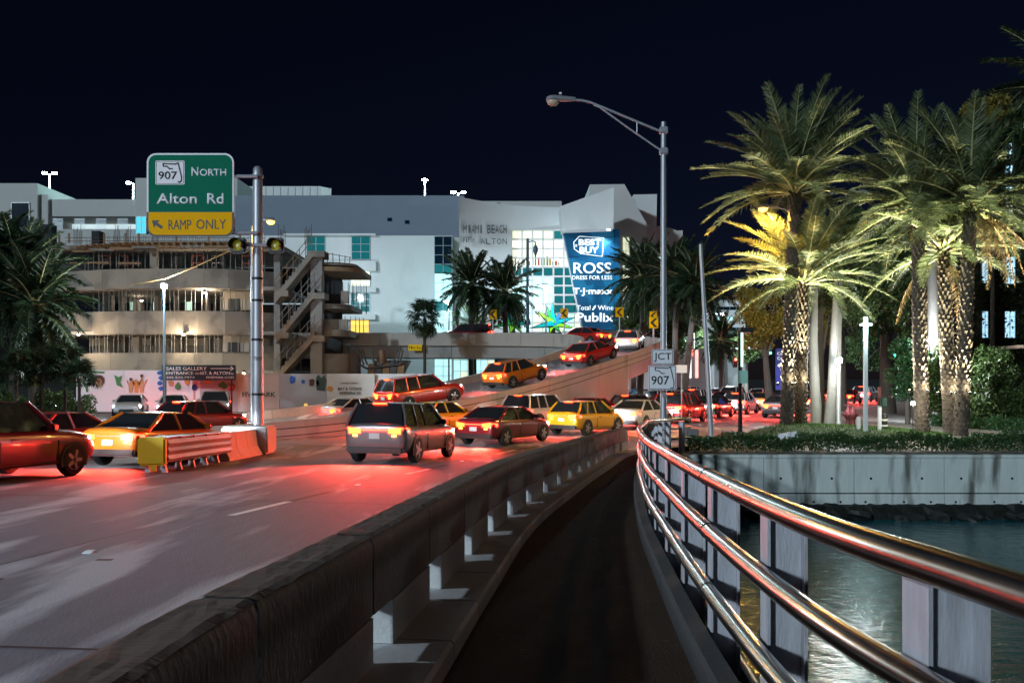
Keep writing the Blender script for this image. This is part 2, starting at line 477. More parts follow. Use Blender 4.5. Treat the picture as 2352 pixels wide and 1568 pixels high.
# deck edge beam under the rails
for i in range(12):
    s = -4.5 + i * 2.75; e = min(s + 2.75, S_END)
    if s > S_END - .3: break
    loft(RAIL, [(.09, -.75), (.09, .13), (.07, .16), (-.03, .16), (-.045, .13), (-.045, -.75)], s + .012, e - .012, 4).build('edge_beam', mat('edge_beam_concrete', (.05, .052, .058), .85, var=.3, scale=2, bump=.4, bscale=25), walk)  # shadow of the parapet put into the beam's dark colour
# conduits hung outside the railing
for j, (o, h, r, lb) in enumerate(((-.30, -.16, .034, 'upper dark utility pipe clamped outside the bridge railing'), (-.37, -.30, .044, 'lower thicker dark utility pipe clamped outside the bridge railing'))):
    c = thing('utility_pipe', lb, 'pipe', (1.4, 0, 0), 'utility pipes outside the railing')
    MB().tube(pipe_pts(RAIL, -3.5, S_END - .4, o, h), r, 12).build('pipe', M_conduit, c, True)
    s = -1.1 + j * .3
    while s < S_END - .6:
        q0, q1, q2 = RAIL.off(s, o), RAIL.off(s + .12, o), RAIL.off(s + .16, o)
        MB().tube([(q[0], q[1], g(q[1]) + h) for q in (q0, q1)], r + .014, 12).build('coupling', M_conduit, c, True)
        MB().box(q2[0] - r - .02, q2[0] + r + .02, q2[1] - .02, q2[1] + .02, g(q2[1]) + h - r - .02, g(q2[1]) + h + r + .09).build('clamp', M_black, c)
        s += 2.72

# ------------------------------------------------------------------ sea wall and land on the right
SW = 26.6
sea = thing('seawall', 'weathered pale concrete seawall with dark streaks along the water', 'seawall', (14, SW, -2.85))
xs = [5.2 + i * 2.9 for i in range(13)]
for i in range(12):
    a, b = xs[i] + .012, xs[i + 1] - .012
    u = MB().box(a, b, SW, SW + .4, PZ(1131, SW), LAND - .14).build('upper_panel', M_seawall, sea)
    w = MB().box(a, b, SW - .02, SW + .4, -2.42, PZ(1134, SW)).build('lower_panel', M_seawall, sea)
    MB().box(a - .014, b + .014, SW - .05, SW + .45, LAND - .135, LAND - .03).build('cap', M_seawall, sea)
    for (fx, yy) in ((.18, 1098), (.75, 1098), (.12, 1152), (.55, 1152), (.85, 1152)):
        if random.random() < .75:
            x = a + (b - a) * fx
            MB().lathe([(.0001, 0), (.035, 0), (.03, .01)], (0, 0, 0), 8, False).v
            h = MB(); h.add([(x + .04 * math.cos(q * .785), SW - .024, PZ(yy, SW) + .04 * math.sin(q * .785)) for q in range(8)], [tuple(range(8))])
            h.build('tie_hole', M_black, u if yy < 1130 else w)
# rough footing rocks at the water line
def rock_mesh(seed, sx, sy, sz):
    r = random.Random(seed); m = bmesh.new(); bmesh.ops.create_icosphere(m, subdivisions=2, radius=1)
    for v in m.verts:
        f = 1 + r.uniform(-.22, .22); v.co = Vector((v.co.x * sx * f, v.co.y * sy * f, v.co.z * sz * f))
    me = bpy.data.meshes.new('rock'); m.to_mesh(me); m.free(); me.materials.append(M_algae); return me
rocks = [rock_mesh(i, .42, .34, .2) for i in range(5)]
rows = []
for i in range(150):
    x = 5.25 + i * .24; row = []
    for k, (dy, z) in enumerate(((.02, -2.40), (-.10, -2.45), (-.22, -2.62), (-.30, -2.80), (-.34, -2.98))):
        row.append((x, SW + dy + random.uniform(-.05, .05), z + random.uniform(-.05, .05)))
    rows.append(row)
MB().grid(rows).build('footing', M_algae, sea)
for i in range(46):
    inst('footing_rock', rocks[i % 5], sea, (5.5 + i * .72 + random.uniform(-.3, .3) - 14, -.36 + random.uniform(-.12, .1), .04 + random.uniform(-.1, .08)), (random.uniform(-.4, .4), random.uniform(-.4, .4), random.uniform(0, 6)), random.uniform(.5, 1.1))
# abutment below the end of the bridge
ab = solo(MB().box(-30, 5.15, 26.3, 28.5, -3.2, LAND - .2), 'bridge_abutment', M_barrier, 'dark concrete abutment under the end of the bridge deck', 'abutment', base=(0, 27, -3.2))
solo(MB().box(-40, .4, -9, 26, -1.4, -1.0), 'bridge_deck', M_barrier, 'concrete bridge deck slab below the roadway', 'bridge deck', base=(-10, 8, -1.4))

# plaza paving on the right of the road, with kerb
def right_edge(s, o=0): return BARRIER.off(s, o)
poly = [(5.0, 26.85)]
for i in range(60):
    s = 29.5 + i * 2.1; q = BARRIER.off(s, -.32); poly.append((q[0], q[1]))
poly += [(240, 160), (240, 26.85)]
mb = MB(); mb.add([(x, y, LAND - .004) for x, y in poly], [tuple(range(len(poly)))])
plaza = struct(mb, 'plaza', M_plaza)
kb = []
for i in range(48):
    s = 29.6 + i * 2.0
    loft(BARRIER, [(-.32, -.2), (-.32, -.0), (-.05, -.0), (0, -.03), (.0, -.2)], s, s + 1.985, 2).build('kerbstone', M_pale, plaza)
# lawn: a soft mound with blades of grass
lawn_poly = [PX(1640, 33), PX(2085, 42)]
def lawn_h(x, y):
    cx, cy = 12.6, 37.2
    d = ((x - cx) / 6.6) ** 2 + ((y - cy) / 5.6) ** 2
    return LAND + max(0, .30 * (1 - d))
def in_lawn(x, y):
    bx = np.interp(y, BARRIER.p[:, 1], BARRIER.p[:, 0]) + 1.2
    d = ((x - 12.6) / 6.6) ** 2 + ((y - 37.2) / 5.6) ** 2
    return d < 1 and x > bx
verts = []; faces = []; N = 54; idx = {}
for i in range(N):
    for j in range(N):
        x = 5.5 + 14.5 * i / (N - 1); y = 31 + 12.5 * j / (N - 1)
        idx[i, j] = len(verts); verts.append((x, y, lawn_h(x, y) + .003))
for i in range(N - 1):
    for j in range(N - 1):
        x = 5.5 + 14.5 * (i + .5) / (N - 1); y = 31 + 12.5 * (j + .5) / (N - 1)
        if in_lawn(x, y): faces.append((idx[i, j], idx[i + 1, j], idx[i + 1, j + 1], idx[i, j + 1]))
mb = MB(); mb.add(verts, faces); struct(mb, 'lawn', M_lawn)
M_grass = mat('grass_blade', (.055, .13, .016), .55, var=.4, scale=2)
def raw_mesh(name, V, F, m, smooth=False):
    """fast mesh from numpy arrays, F is (n,3) or (n,4)"""
    me = bpy.data.meshes.new(name); k = F.shape[1]
    me.vertices.add(len(V)); me.vertices.foreach_set('co', V.astype(np.float32).ravel())
    me.loops.add(F.size); me.loops.foreach_set('vertex_index', F.astype(np.int32).ravel())
    me.polygons.add(len(F)); me.polygons.foreach_set('loop_start', np.arange(0, F.size, k, dtype=np.int32))
    me.polygons.foreach_set('loop_total', np.full(len(F), k, dtype=np.int32))
    me.materials.append(m); me.update(calc_edges=True); me.validate()
    return me
n = 26000
gx = rng.uniform(5.5, 20, n); gy = rng.uniform(31, 43.5, n)
keep = np.array([in_lawn(a, b) for a, b in zip(gx, gy)]); gx, gy = gx[keep], gy[keep]; n = len(gx)
gz = np.array([lawn_h(a, b) for a, b in zip(gx, gy)])
ang = rng.uniform(0, 6.28, n); hh = rng.uniform(.05, .11, n); lx = rng.normal(0, .03, n); ly = rng.normal(0, .03, n)
c, s_ = np.cos(ang) * .012, np.sin(ang) * .012
V = np.stack([np.stack([gx - c, gy - s_, gz], 1), np.stack([gx + c, gy + s_, gz], 1), np.stack([gx + lx, gy + ly, gz + hh], 1)], 1).reshape(-1, 3)
o = bpy.data.objects.new('grass', raw_mesh('grass', V, np.arange(len(V)).reshape(-1, 3), M_grass)); COL.objects.link(o)
tag(o, 'short green grass on the little lawn round the palm trees', 'grass', kind='stuff')

# ================================================================== flyover ramp
M_ramp = mat('ramp_concrete', (.36, .34, .31), .8, var=.16, scale=1.2, bump=.25, bscale=14, stain=(.17, .16, .15), stain_scale=.7, stain_lo=.55, stain_hi=.75, stretch=(1, 1, .4))
M_ramp_dark = mat('girder_concrete', (.27, .28, .28), .8, var=.18, scale=1.0, stain=(.10, .10, .10), stain_scale=.6, stain_lo=.55, stain_hi=.75, stretch=(1, 1, .4))
M_groove = mat('groove', (.05, .048, .045), .9)
RAMP = Path([(-18, 33.5, -.87), (-10, 40, -.45), (-4.2, 45.2, .35), (1.4, 51.2, 1.7), (5.8, 56.6, 3.0), (8.3, 62.0, 3.85), (7.4, 67.5, 4.35), (3.0, 71.2, 4.6), (-5, 72.6, 4.7), (-16, 73.2, 4.72), (-36, 73.6, 4.75)])
RAMP.s = np.concatenate([[0], np.cumsum(np.linalg.norm(np.diff(RAMP.p[:, :2], axis=0), axis=1))])
def RWs(s): return float(np.interp(s, [0, 18, 36, 42], [3.9, 3.9, 2.8, 2.75]))
def PHs(s): return float(np.interp(s, [0, 30, 44], [.42, .46, .80]))
def rloft(prof, s0, s1, ds=1.0):
    n = max(2, int((s1 - s0) / ds)); rows = []
    for i in range(n + 1):
        s = s0 + (s1 - s0) * i / n; z = RAMP.at(s)[2]; row = []
        RW, PH = RWs(s), PHs(s)
        for o, h in (prof(RW, PH) if callable(prof) else prof):
            q = RAMP.off(s, o); row.append((q[0], q[1], z + h if h is not None else LAND - .2))
        rows.append(row)
    mb = MB(); mb.grid(rows, closed=True); k = len(rows[0])
    mb.f.append(tuple(range(k))); mb.f.append(tuple(range(n * k, n * k + k)))
    return mb
ramp = thing('flyover_ramp', 'curved concrete flyover ramp rising right and doubling back left before the shopping centre', 'ramp', (0, 52, LAND))
SL = RAMP.s[-1]
rloft(lambda RW, PH: [(RW, 0), (-RW, 0), (-RW, -.25), (RW, -.25)], 2, SL).build('deck', M_road, ramp)
s = 2.0; k = 0
while s < SL - 1:                                             # parapets in lengths, left = inner, right = outer
    e = min(s + 4.2, SL)
    for side, nm in ((1, 'inner_parapet'), (-1, 'outer_parapet')):
        pr = lambda RW, PH, side=side: [(side * RW, .0), (side * (RW + .06), PH * .6), (side * (RW + .10), PH), (side * (RW + .32), PH), (side * (RW + .32), -.30), (side * RW, -.30)]
        p = rloft(pr, s + .015, e - .015).build(nm, M_ramp, ramp)
        if side < 0:
            for hh in (.12, -.20):
                rloft(lambda RW, PH, hh=hh: [(-RW - .30, hh - .02), (-RW - .325, hh - .02), (-RW - .325, hh + .02), (-RW - .30, hh + .02)], s + .015, e - .015).build('groove_line', M_groove, p)
    if k % 2 == 0 and s < 40:
        q = RAMP.off(s + 2, RWs(s + 2) + .2); z = RAMP.at(s + 2)[2] + PHs(s + 2)
        MB().box(q[0] - .09, q[0] + .09, q[1] - .04, q[1] + .04, z, z + .16).build('marker', mat('amber_marker', (.9, .5, .02), .3), ramp)
    s = e; k += 1
# retaining wall below the climbing leg, box girder below the elevated leg
S_W = 31.5
s = 5.0
while s < S_W:
    e = min(s + 3.3, S_W)
    rloft(lambda RW, PH: [(-RW - .30, -.31), (-RW - .30, None), (-RW + .2, None), (-RW + .2, -.31)], s + .012, e - .012).build('wall_panel', M_ramp, ramp)
    rloft(lambda RW, PH: [(RW + .30, -.31), (RW + .30, None), (RW - .2, None), (RW - .2, -.31)], s + .012, e - .012).build('wall_panel', M_ramp, ramp)
    s = e
RW = RWs(S_W); q0, q1 = RAMP.off(S_W, -RW - .3), RAMP.off(S_W, RW + .3)
MB().hexa([(q0[0], q0[1], LAND - .2), (q1[0], q1[1], LAND - .2), (q1[0] + .1, q1[1] + .5, LAND - .2), (q0[0] + .1, q0[1] + .5, LAND - .2),
           (q0[0], q0[1], RAMP.at(S_W)[2] - .27), (q1[0], q1[1], RAMP.at(S_W)[2] - .27), (q1[0] + .1, q1[1] + .5, RAMP.at(S_W)[2] - .27), (q0[0] + .1, q0[1] + .5, RAMP.at(S_W)[2] - .27)]).build('end_wall', M_ramp, ramp)
s = S_W + .3
while s < SL - 1:
    e = min(s + 9, SL)
    rloft(lambda RW, PH: [(RW - .05, -.31), (RW - .25, -1.3), (-RW + .25, -1.3), (-RW + .05, -.31)], s + .02, e - .02).build('girder', M_ramp_dark, ramp)
    s = e
for (px, Y) in ((1185, 72.3), (900, 73.2)):
    x = PX(px, Y); zt = 4.5 - 1.25; hw = 1.65
    MB().prism([(x - hw, Y - .7, zt), (x - hw * .55, Y - .7, zt - 1.5), (x - hw * .5, Y - .7, LAND - .1), (x + hw * .5, Y - .7, LAND - .1), (x + hw * .55, Y - .7, zt - 1.5), (x + hw, Y - .7, zt)], (0, 1.4, 0)).build('pier', M_ramp_dark, ramp)
# low clearance board on the girder
YC = 69.55
M_yellow = mat('sign_yellow', (.85, .55, .01), .6, spec=.1)
M_signblk = mat('sign_black', (.012, .012, .012), .5)
t = thing('clearance_sign', 'yellow low clearance board reading 14 FT 0 IN on the ramp girder', 'road sign', P(953, 804, YC))
MB().box(PX(938, YC), PX(969, YC), YC, YC + .06, PZ(805, YC), PZ(791, YC)).build('board', M_yellow, t)
text_mesh('lettering', '14', M_signblk, 940.5, 947.5, 794, 802, YC - .005, .01, .01, t)
text_mesh('lettering', 'FT', M_signblk, 949.5, 954.5, 797, 802, YC - .005, .01, .01, t)
text_mesh('lettering', '0', M_signblk, 957.5, 961, 794, 802, YC - .005, .01, .01, t)
text_mesh('lettering', 'IN', M_signblk, 963, 967, 797, 802, YC - .005, .01, .01, t)

# ================================================================== shopping centre
M_stucco = mat('white_stucco', (.74, .76, .76), .85, var=.05, scale=.8, bump=.08, bscale=8, stain=(.62, .64, .64), stain_scale=.35, stain_lo=.55, stain_hi=.8, stretch=(1, 1, .6))
M_stucco2 = mat('warm_grey_stucco', (.60, .60, .58), .85, var=.05, scale=.8)
M_parapet_shade = mat('parapet_blue_shade', (.24, .29, .36), .8, var=.06, scale=.6)  # dim blue sky light on the set-back parapet, put into its colour
M_frame = mat('window_frame', (.50, .54, .56), .4, .3)
M_teal = mat('teal_glass', (.01, .11, .12), .1, spec=.8, emit=(.01, .20, .22), estr=.35)  # dark glazing given a faint glow of its own
M_navyglass = mat('navy_glass', (.006, .02, .035), .06, spec=.9)
M_spandrel = mat('teal_spandrel', (.02, .26, .26), .25)
M_litcyan = mat('lit_cyan_glass', (.5, .7, .7), .1, var=.0, emit=(.50, .92, .93), estr=.95)
M_lityellow = mat('lit_yellow_glass', (.7, .5, .2), .1, emit=(1, .58, .08), estr=1.25)
M_litwarm = mat('lit_warm_glass', (.6, .6, .5), .1, emit=(.93, .98, .70), estr=.85)
def box_px(name, x0, x1, y0, y1, Y, depth, m, parent):
    """block whose front face fills columns x0..x1, rows y0..y1 at distance Y"""
    return MB().box(PX(x0, Y), PX(x1, Y), Y, Y + depth, PZ(y1, Y), PZ(y0, Y)).build(name, m, parent)
def window(parent, x0, x1, y0, y1, Y, cols, rows, glass, fw=1.1, mats=None, name='window', pane_of=None):
    mb = MB(); a, b = PX(x0, Y), PX(x1, Y); z0, z1 = PZ(y1, Y), PZ(y0, Y); w = fw * Y / FPX / 2
    for i in range(cols + 1):
        x = a + (b - a) * i / cols; mb.box(x - w, x + w, Y - .10, Y + .02, z0 - w, z1 + w)
    for j in range(rows + 1):
        z = z0 + (z1 - z0) * j / rows; mb.box(a - w, b + w, Y - .092, Y + .012, z - w, z + w)
    fr = mb.build(name, M_frame, parent)
    for i in range(cols):
        for j in range(rows):
            gm = glass
            if mats: gm = mats[(rows - 1 - j)] if not callable(mats) else mats(i, rows - 1 - j)
            xa, xb = a + (b - a) * i / cols + w, a + (b - a) * (i + 1) / cols - w
            za, zb = z0 + (z1 - z0) * j / rows + w, z0 + (z1 - z0) * (j + 1) / rows - w
            MB().box(xa, xb, Y - .045, Y - .015, za, zb).build('pane', gm, fr)
    return fr
GROUND_Y = lambda Y: HY + (HC - LAND) * FPX / Y
YM = 90.0
mall = thing('shopping_centre', 'large white stucco shopping centre with glass atrium and blue tenant sign tower', 'building', (PX(1150, YM), YM, LAND))
gy_ = GROUND_Y(YM) + 3
box_px('wall', 540, 1040, 541, gy_, YM, 14, M_stucco, mall)
MB().box(PX(540, 96), PX(1066, 96), 96, 110, PZ(560, 96), PZ(449, 96)).build('roof_parapet', M_parapet_shade, mall)
box_px('wall', 1041, 1054, 545, gy_, YM + 3, 10, M_stucco2, mall)
for (x, y) in ((935, 510), (895, 504), (1145, 470)): box_px('scupper', x - 5, x + 5, y - 4, y + 4, (YM if y > 541 else 96) - .06, .05, M_navyglass, mall)
box_px('scupper', 1000, 1013, 582 - 32, 588 - 32, YM - .05, .04, M_navyglass, mall)
# ledges and window stack
for (x0, x1, y0, y1) in ((650, 862, 534, 540), (706, 863, 597, 622), (706, 863, 658, 671), (706, 862, 719, 734)):
    box_px('ledge', x0, x1, y0 + 2, y1, YM - .55, .545, M_stucco, mall)
window(mall, 808, 850, 543, 596, YM, 2, 3, M_teal)
window(mall, 705, 747, 543, 596, YM, 2, 3, M_teal)
window(mall, 806, 850, 622.6, 657, YM, 2, 2, M_litwarm)
window(mall, 806, 849, 673, 716, YM, 2, 3, M_teal)
window(mall, 805, 848, 735, 764, YM, 2, 2, M_lityellow)
# corner glazing
def corner_rows(i, j): return [M_navyglass, M_navyglass, M_navyglass, M_spandrel, M_litcyan, M_litcyan, M_litcyan, M_spandrel, M_litcyan, M_litcyan, M_litcyan, M_litcyan, M_spandrel, M_litcyan, M_litcyan, M_litcyan, M_litcyan][j]
window(mall, 998, 1038, 543, 905, YM, 2, 17, M_teal, 1.0, corner_rows)
# entrance glazing under the ramp
window(mall, 1042, 1136, 800, 905, YM + 1.5, 6, 4, M_litcyan, 1.2, lambda i, j: M_litcyan if (i + j) % 3 else M_litwarm)
# curved white screen wall with the centre's name
def screen_pt(t, y): 
    x = 1055 + (1296 - 1055) * t; Yd = YM - 5.5 + 9.0 * (1 - (1 - t) ** 2) * .6
    return P(x, y, Yd)
rows = []
NS = 24
for i in range(NS + 1):
    t = i / NS
    top = 452 + 24 * (1 - (1 - t) ** 2.2)
    bot = 775 if t < .47 else 527
    a, b = screen_pt(t, top), screen_pt(t, bot)
    rows.append([a[:], b[:], (b[0], b[1] + .8, b[2]), (a[0], a[1] + .8, a[2])])
cut = next(i for i in range(NS + 1) if i / NS >= .47)
for r_ in (rows[:cut], rows[cut:]):
    pass
m1 = MB(); m1.grid(rows[:cut] + [[rows[cut][0], (rows[cut][0][0], rows[cut][0][1], rows[cut - 1][1][2]), (rows[cut][0][0], rows[cut][0][1] + .8, rows[cut - 1][1][2]), rows[cut][3]]], closed=True)
m1.f.append((0, 1, 2, 3)); m1.build('screen_wall', M_stucco, mall, True)
m2 = MB(); m2.grid(rows[cut:], closed=True); m2.f.append(tuple(range(len(m2.v) - 4, len(m2.v)))); m2.build('screen_wall', M_stucco, mall, True)
MB().box(PX(1064, 99), PX(1290, 99), 99, 104, PZ(500, 99), PZ(462, 99)).build('roof_parapet', M_stucco2, mall)
# the name letter by letter on standoffs, following the curve
M_letter = mat('letter_metal', (.10, .12, .12), .4, .5)
def curved_word(word, xa, xb, ya, yb, parent):
    n = len(word)
    for i, ch in enumerate(word):
        if ch == ' ': continue
        x0, x1 = xa + (xb - xa) * (i + .08) / n, xa + (xb - xa) * (i + .86) / n
        if ch in 'I1': x0, x1 = x0 + (x1 - x0) * .3, x0 + (x1 - x0) * .7
        t = ((x0 + x1) / 2 - 1055) / 241; Yd = screen_pt(t, 500)[1] - .35
        text_mesh('letter', ch, M_letter, x0, x1, ya, yb, Yd, .12, .0, parent)
curved_word('MIAMI BEACH', 1064, 1165, 517, 536, mall)
curved_word('FIFTH', 1064, 1090, 546, 557, mall)
text_mesh('letter', '&', mat('letter_bright', (.7, .72, .7), .3, .6), 1091, 1101, 542, 562, YM - 3.4, .12, .02, mall)
curved_word('ALTON', 1103, 1166, 548, 561, mall)
# glass atrium, its right edge leaning: rows of panes clipped by the slanted edge
YA = YM - .6
at_o = MB()
xl = lambda y: 1175
xr = lambda y: 1291 + (y - 528) * (1337 - 1291) / (757 - 528)
ncol, nrow, yt, yb = 5, 11, 529, 762
def prism_px(poly, Y, th):
    return MB().prism([P(x, y, Y)[:] for x, y in poly], (0, th, 0))
fr = MB()
hw = .09
for i in range(ncol + 1):
    x = 1175 + i * 24
    y0 = yt; y1 = yb
    fr.box(PX(x, YA) - hw, PX(x, YA) + hw, YA - .14, YA, PZ(y1, YA), PZ(y0, YA))
for j in range(nrow + 1):
    y = yt + (yb - yt) * j / nrow
    fr.box(PX(1175, YA), PX(xr(y), YA), YA - .13, YA - .01, PZ(y, YA) - hw, PZ(y, YA) + hw)
e0, e1 = P(xr(yt), yt, YA), P(xr(yb), yb, YA)
fr.prism([(e0.x - .14, YA - .2, e0.z), (e0.x + .14, YA - .2, e0.z), (e1.x + .14, YA - .2, e1.z), (e1.x - .14, YA - .2, e1.z)], (0, .3, 0))
atr = fr.build('atrium', M_white, mall)
for j in range(nrow):
    y0, y1 = yt + (yb - yt) * j / nrow, yt + (yb - yt) * (j + 1) / nrow
    for i in range(7):
        x0 = 1175 + i * 24; x1 = x0 + 24
        if x0 > xr(y0) - 3: continue
        a, b = min(x1, xr(y0)), min(x1, xr(y1))
        if j < 1: gm = M_spandrel if i > 3 else M_litwarm
        elif j < 4: gm = emat('store_glow_%d' % (j + i) , (1, .98, .80), .75 + .12 * ((i * 5 + j * 3) % 4), (.6, .6, .5)) if True else None
        elif j == 4: gm = M_teal
        elif j < 9: gm = M_litcyan if i < 4 else M_teal
        else: gm = M_litcyan if i % 2 else M_litwarm
        prism_px([(x0 + .8, y0 + .8), (a - .4, y0 + .8), (b - .4, y1 - .8), (x0 + .8, y1 - .8)], YA - .05, .03).build('pane', gm, atr)
# shelves and goods just behind the upper glass
for i in range(16):
    x = 1182 + i * 6.6; h = random.uniform(8, 22)
    o = box_px('display', x, x + random.uniform(3, 6), 610 - h, 610, YA - .075, .02, mat('goods_%d' % (i % 6), [(.5, .35, .1), (.15, .25, .3), (.6, .12, .08), (.5, .5, .45), (.1, .3, .15), (.35, .3, .25)][i % 6], .5), atr)
# projecting wedge canopy, angular white block
YW = YM - 4
MB().prism([P(1287, 474, YW)[:], P(1410, 430, YW)[:], P(1409, 524, YW)[:], P(1293, 528, YW)[:]], (0, 6, 0)).build('canopy_wedge', M_stucco, mall)
# blue tenant tower, upright, with panels one above the other
YB = YM - 2.0
M_bluepanel = mat('blue_sign_panel', (.006, .085, .19), .45, spec=.2, var=.5, scale=.35, stain=(.012, .15, .29), stain_scale=.3, stain_lo=.5, stain_hi=.52)
twr = prism_px([(1293, 529), (1424, 526), (1424, 757), (1341, 757)], YB + .06, 2.2).build('sign_tower', M_bluepanel, mall)
def lx_(y): return 1293 + (y - 529) * (1341 - 1293) / (757 - 529)
bands = [529, 545, 589, 637, 677, 740]
for a, b in zip(bands[:-1], bands[1:]):
    prism_px([(lx_(a) + 1.0, a + .6), (1410, a + .6), (1410, b - .6), (lx_(b) + 1.0, b - .6)], YB - .04, .09).build('sign_panel', M_bluepanel, twr)
M_signlit = mat('lit_sign_white', (.8, .8, .8), .4, emit=(.86, .95, 1), estr=.78)
YT = YB - .06
def tag_outline(pts, w=1.5):
    mb = MB(); c = Vector((sum(p[0] for p in pts) / len(pts), sum(p[1] for p in pts) / len(pts)))
    n = len(pts)
    for i in range(n):
        a, b = Vector(pts[i]), Vector(pts[(i + 1) % n])
        ai, bi = a + (c - a).normalized() * w * 1.3, b + (c - b).normalized() * w * 1.3
        mb.prism([P(*q, YT)[:] for q in (a, b, bi, ai)], (0, -.03, 0))
    return mb
tag_outline([(1317, 556), (1330, 542), (1387, 546), (1384, 590), (1333, 583), (1318, 572)]).build('logo_outline', M_signlit, twr)
mb = MB(); mb.tube([P(1323 + 2.2 * math.cos(q), 564 + 2.4 * math.sin(q), YT - .02)[:] for q in np.linspace(0, 6.28, 13)], .03, 6); mb.build('logo_eyelet', M_signlit, twr)
text_mesh('lettering', 'BEST', M_signlit, 1329, 1381, 549, 564, YT, .03, .035, twr)
text_mesh('lettering', 'BUY', M_signlit, 1331, 1375, 567, 582, YT, .03, .035, twr)
text_mesh('lettering', 'ROSS', M_signlit, 1317, 1404, 603, 628, YT, .03, .012, twr)
text_mesh('lettering', 'DRESS FOR LESS', M_signlit, 1314, 1406, 633, 642, YT, .03, .008, twr)
text_mesh('lettering', 'T·J·maxx', M_signlit, 1316, 1408, 661, 680, YT, .03, .03, twr)
text_mesh('lettering', 'Total', M_signlit, 1325, 1356, 701, 712, YT, .03, .004, twr)
MB().prism([P(x, y, YT)[:] for x, y in ((1360, 711), (1363, 705), (1368, 700), (1369, 703), (1366, 709), (1362, 713))], (0, -.03, 0)).build('logo_grapes', M_signlit, twr)
text_mesh('lettering', 'Wine', M_signlit, 1373, 1409, 701, 712, YT, .03, .004, twr)
text_mesh('lettering', 'Publix', M_signlit, 1325, 1410, 718, 739, YT, .03, .02, twr)
# blocks behind and to the right
MB().prism([P(1355, 424, 96)[:], P(1434, 423, 96)[:], P(1484, 511, 96)[:], P(1490, 560, 96)[:], P(1490, 915, 96)[:], P(1355, 915, 96)[:]], (0, 14, 0)).build('wall', M_stucco2, mall)
MB().prism([P(1455, 447, 104)[:], P(1509, 446, 104)[:], P(1507, 560, 104)[:], P(1484, 560, 104)[:]], (0, 9, 0)).build('wall', M_stucco, mall)
MB().prism([P(1478, 521, 108)[:], P(1515, 519, 108)[:], P(1540, 524, 108)[:], P(1556, 530, 108)[:], P(1568, 529, 108)[:], P(1570, 910, 108)[:], P(1478, 910, 108)[:]], (0, 9, 0)).build('wall', M_stucco2, mall)
window(mall, 1430, 1446, 545, 640, 95.9, 2, 6, M_litwarm, .8)
window(mall, 1430, 1446, 655, 745, 95.9, 2, 6, M_litwarm, .8)
window(mall, 1512, 1556, 590, 640, 107.9, 3, 4, M_litcyan, .8)
# left wing: car park with lit decks
LW = 100.0
box_px('wall', -40, 86, 421, 600, LW, 12, M_stucco2, mall)
box_px('wall', 86.1, 110, 447, 600, LW + .4, 11, M_stucco2, mall)
box_px('wall', 110.1, 311, 458, 497, LW + .8, 11, M_stucco2, mall)
box_px('wall', 110.1, 311, 526, 600, LW + .8, 11, M_stucco2, mall)
box_px('wall', 311.1, 545, 409, 498, LW + .2, 11, M_stucco2, mall)
box_px('wall', 311.1, 545, 537, 600, LW + .2, 11, M_stucco2, mall)
box_px('deck_ceiling', 111, 310, 497.5, 525.5, LW + 6, .3, mat('deck_lamplight_glow', (.6, .7, .7), .6, var=.3, scale=.3, emit=(.75, .95, 1), estr=.8), mall)  # ceiling glows in place of lamplight falling on it
for k in range(5):
    a = 112 + k * 50
    lo = MB()
    for j in range(9): lo.box(PX(a, LW), PX(a + 24, LW), LW + .85, LW + .9, PZ(500 + j * 2.9, LW), PZ(499 + j * 2.9, LW))
    lo.build('louvre', M_frame, mall)
    box_px('car_park_lamp', a + 27, a + 45, 499, 501.5, LW + 3, .2, emat('tube_lamp', (.9, 1, 1), 6), mall)
window(mall, 313, 336, 498, 537, LW + .1, 2, 3, mat('lit_turquoise', (.1, .5, .6), .2, emit=(.05, .65, .8), estr=.9), 1.0)
lo = MB()
for j in range(18): lo.box(PX(27, LW), PX(122, LW) - 2.8, LW - .05, LW, PZ(469 + j * 3.2, LW), PZ(467 + j * 3.2, LW))
w_ = window(mall, 27, 121 - 53, 466, 523, LW - .03, 1, 1, M_navyglass, 1.0)
# louvred plant room on the roof, lit by the roof lamps
sh = MB().box(PX(540, 108), PX(735, 108), 108, 116, PZ(470, 108), PZ(428, 108)).build('plant_room', M_white, mall)
for k in range(12):
    x = 541 + k * 17
    if x > 730: break
    box_px('seam', x, x + .9, 429, 470, 107.9, .09, M_frame, sh)
MB().prism([P(735.2, 428, 108)[:], P(760, 433, 113)[:], P(760, 470, 113)[:], P(735.2, 470, 108)[:]], (0, .3, 0)).build('side_wall', M_white, sh)
for (x, y, Yr) in ((650, 425, 103), (700, 440, 103), (600, 440, 103)):
    pass

# little floodlight at the top corner of the sign tower
q = P(1398, 527, YB - 1.6)
t = thing('sign_flood', 'small floodlight under the canopy wedge shining down the blue tower', 'lamp', q)
MB().bevel_box(q.x - .25, q.x + .25, q.y - .12, q.y + .12, q.z - .02, q.z + .16, .04).build('housing', M_white, t)
MB().box(q.x - .2, q.x + .2, q.y - .08, q.y + .08, q.z - .05, q.z - .03).build('lens', emat('flood_lens', (.8, .95, 1), 20), t)
add_light('lamp_light', 'SPOT', q + Vector((0, 0, -.1)), 1600, COOL, t, .1, R(120), P(1360, 660, YB), .8)

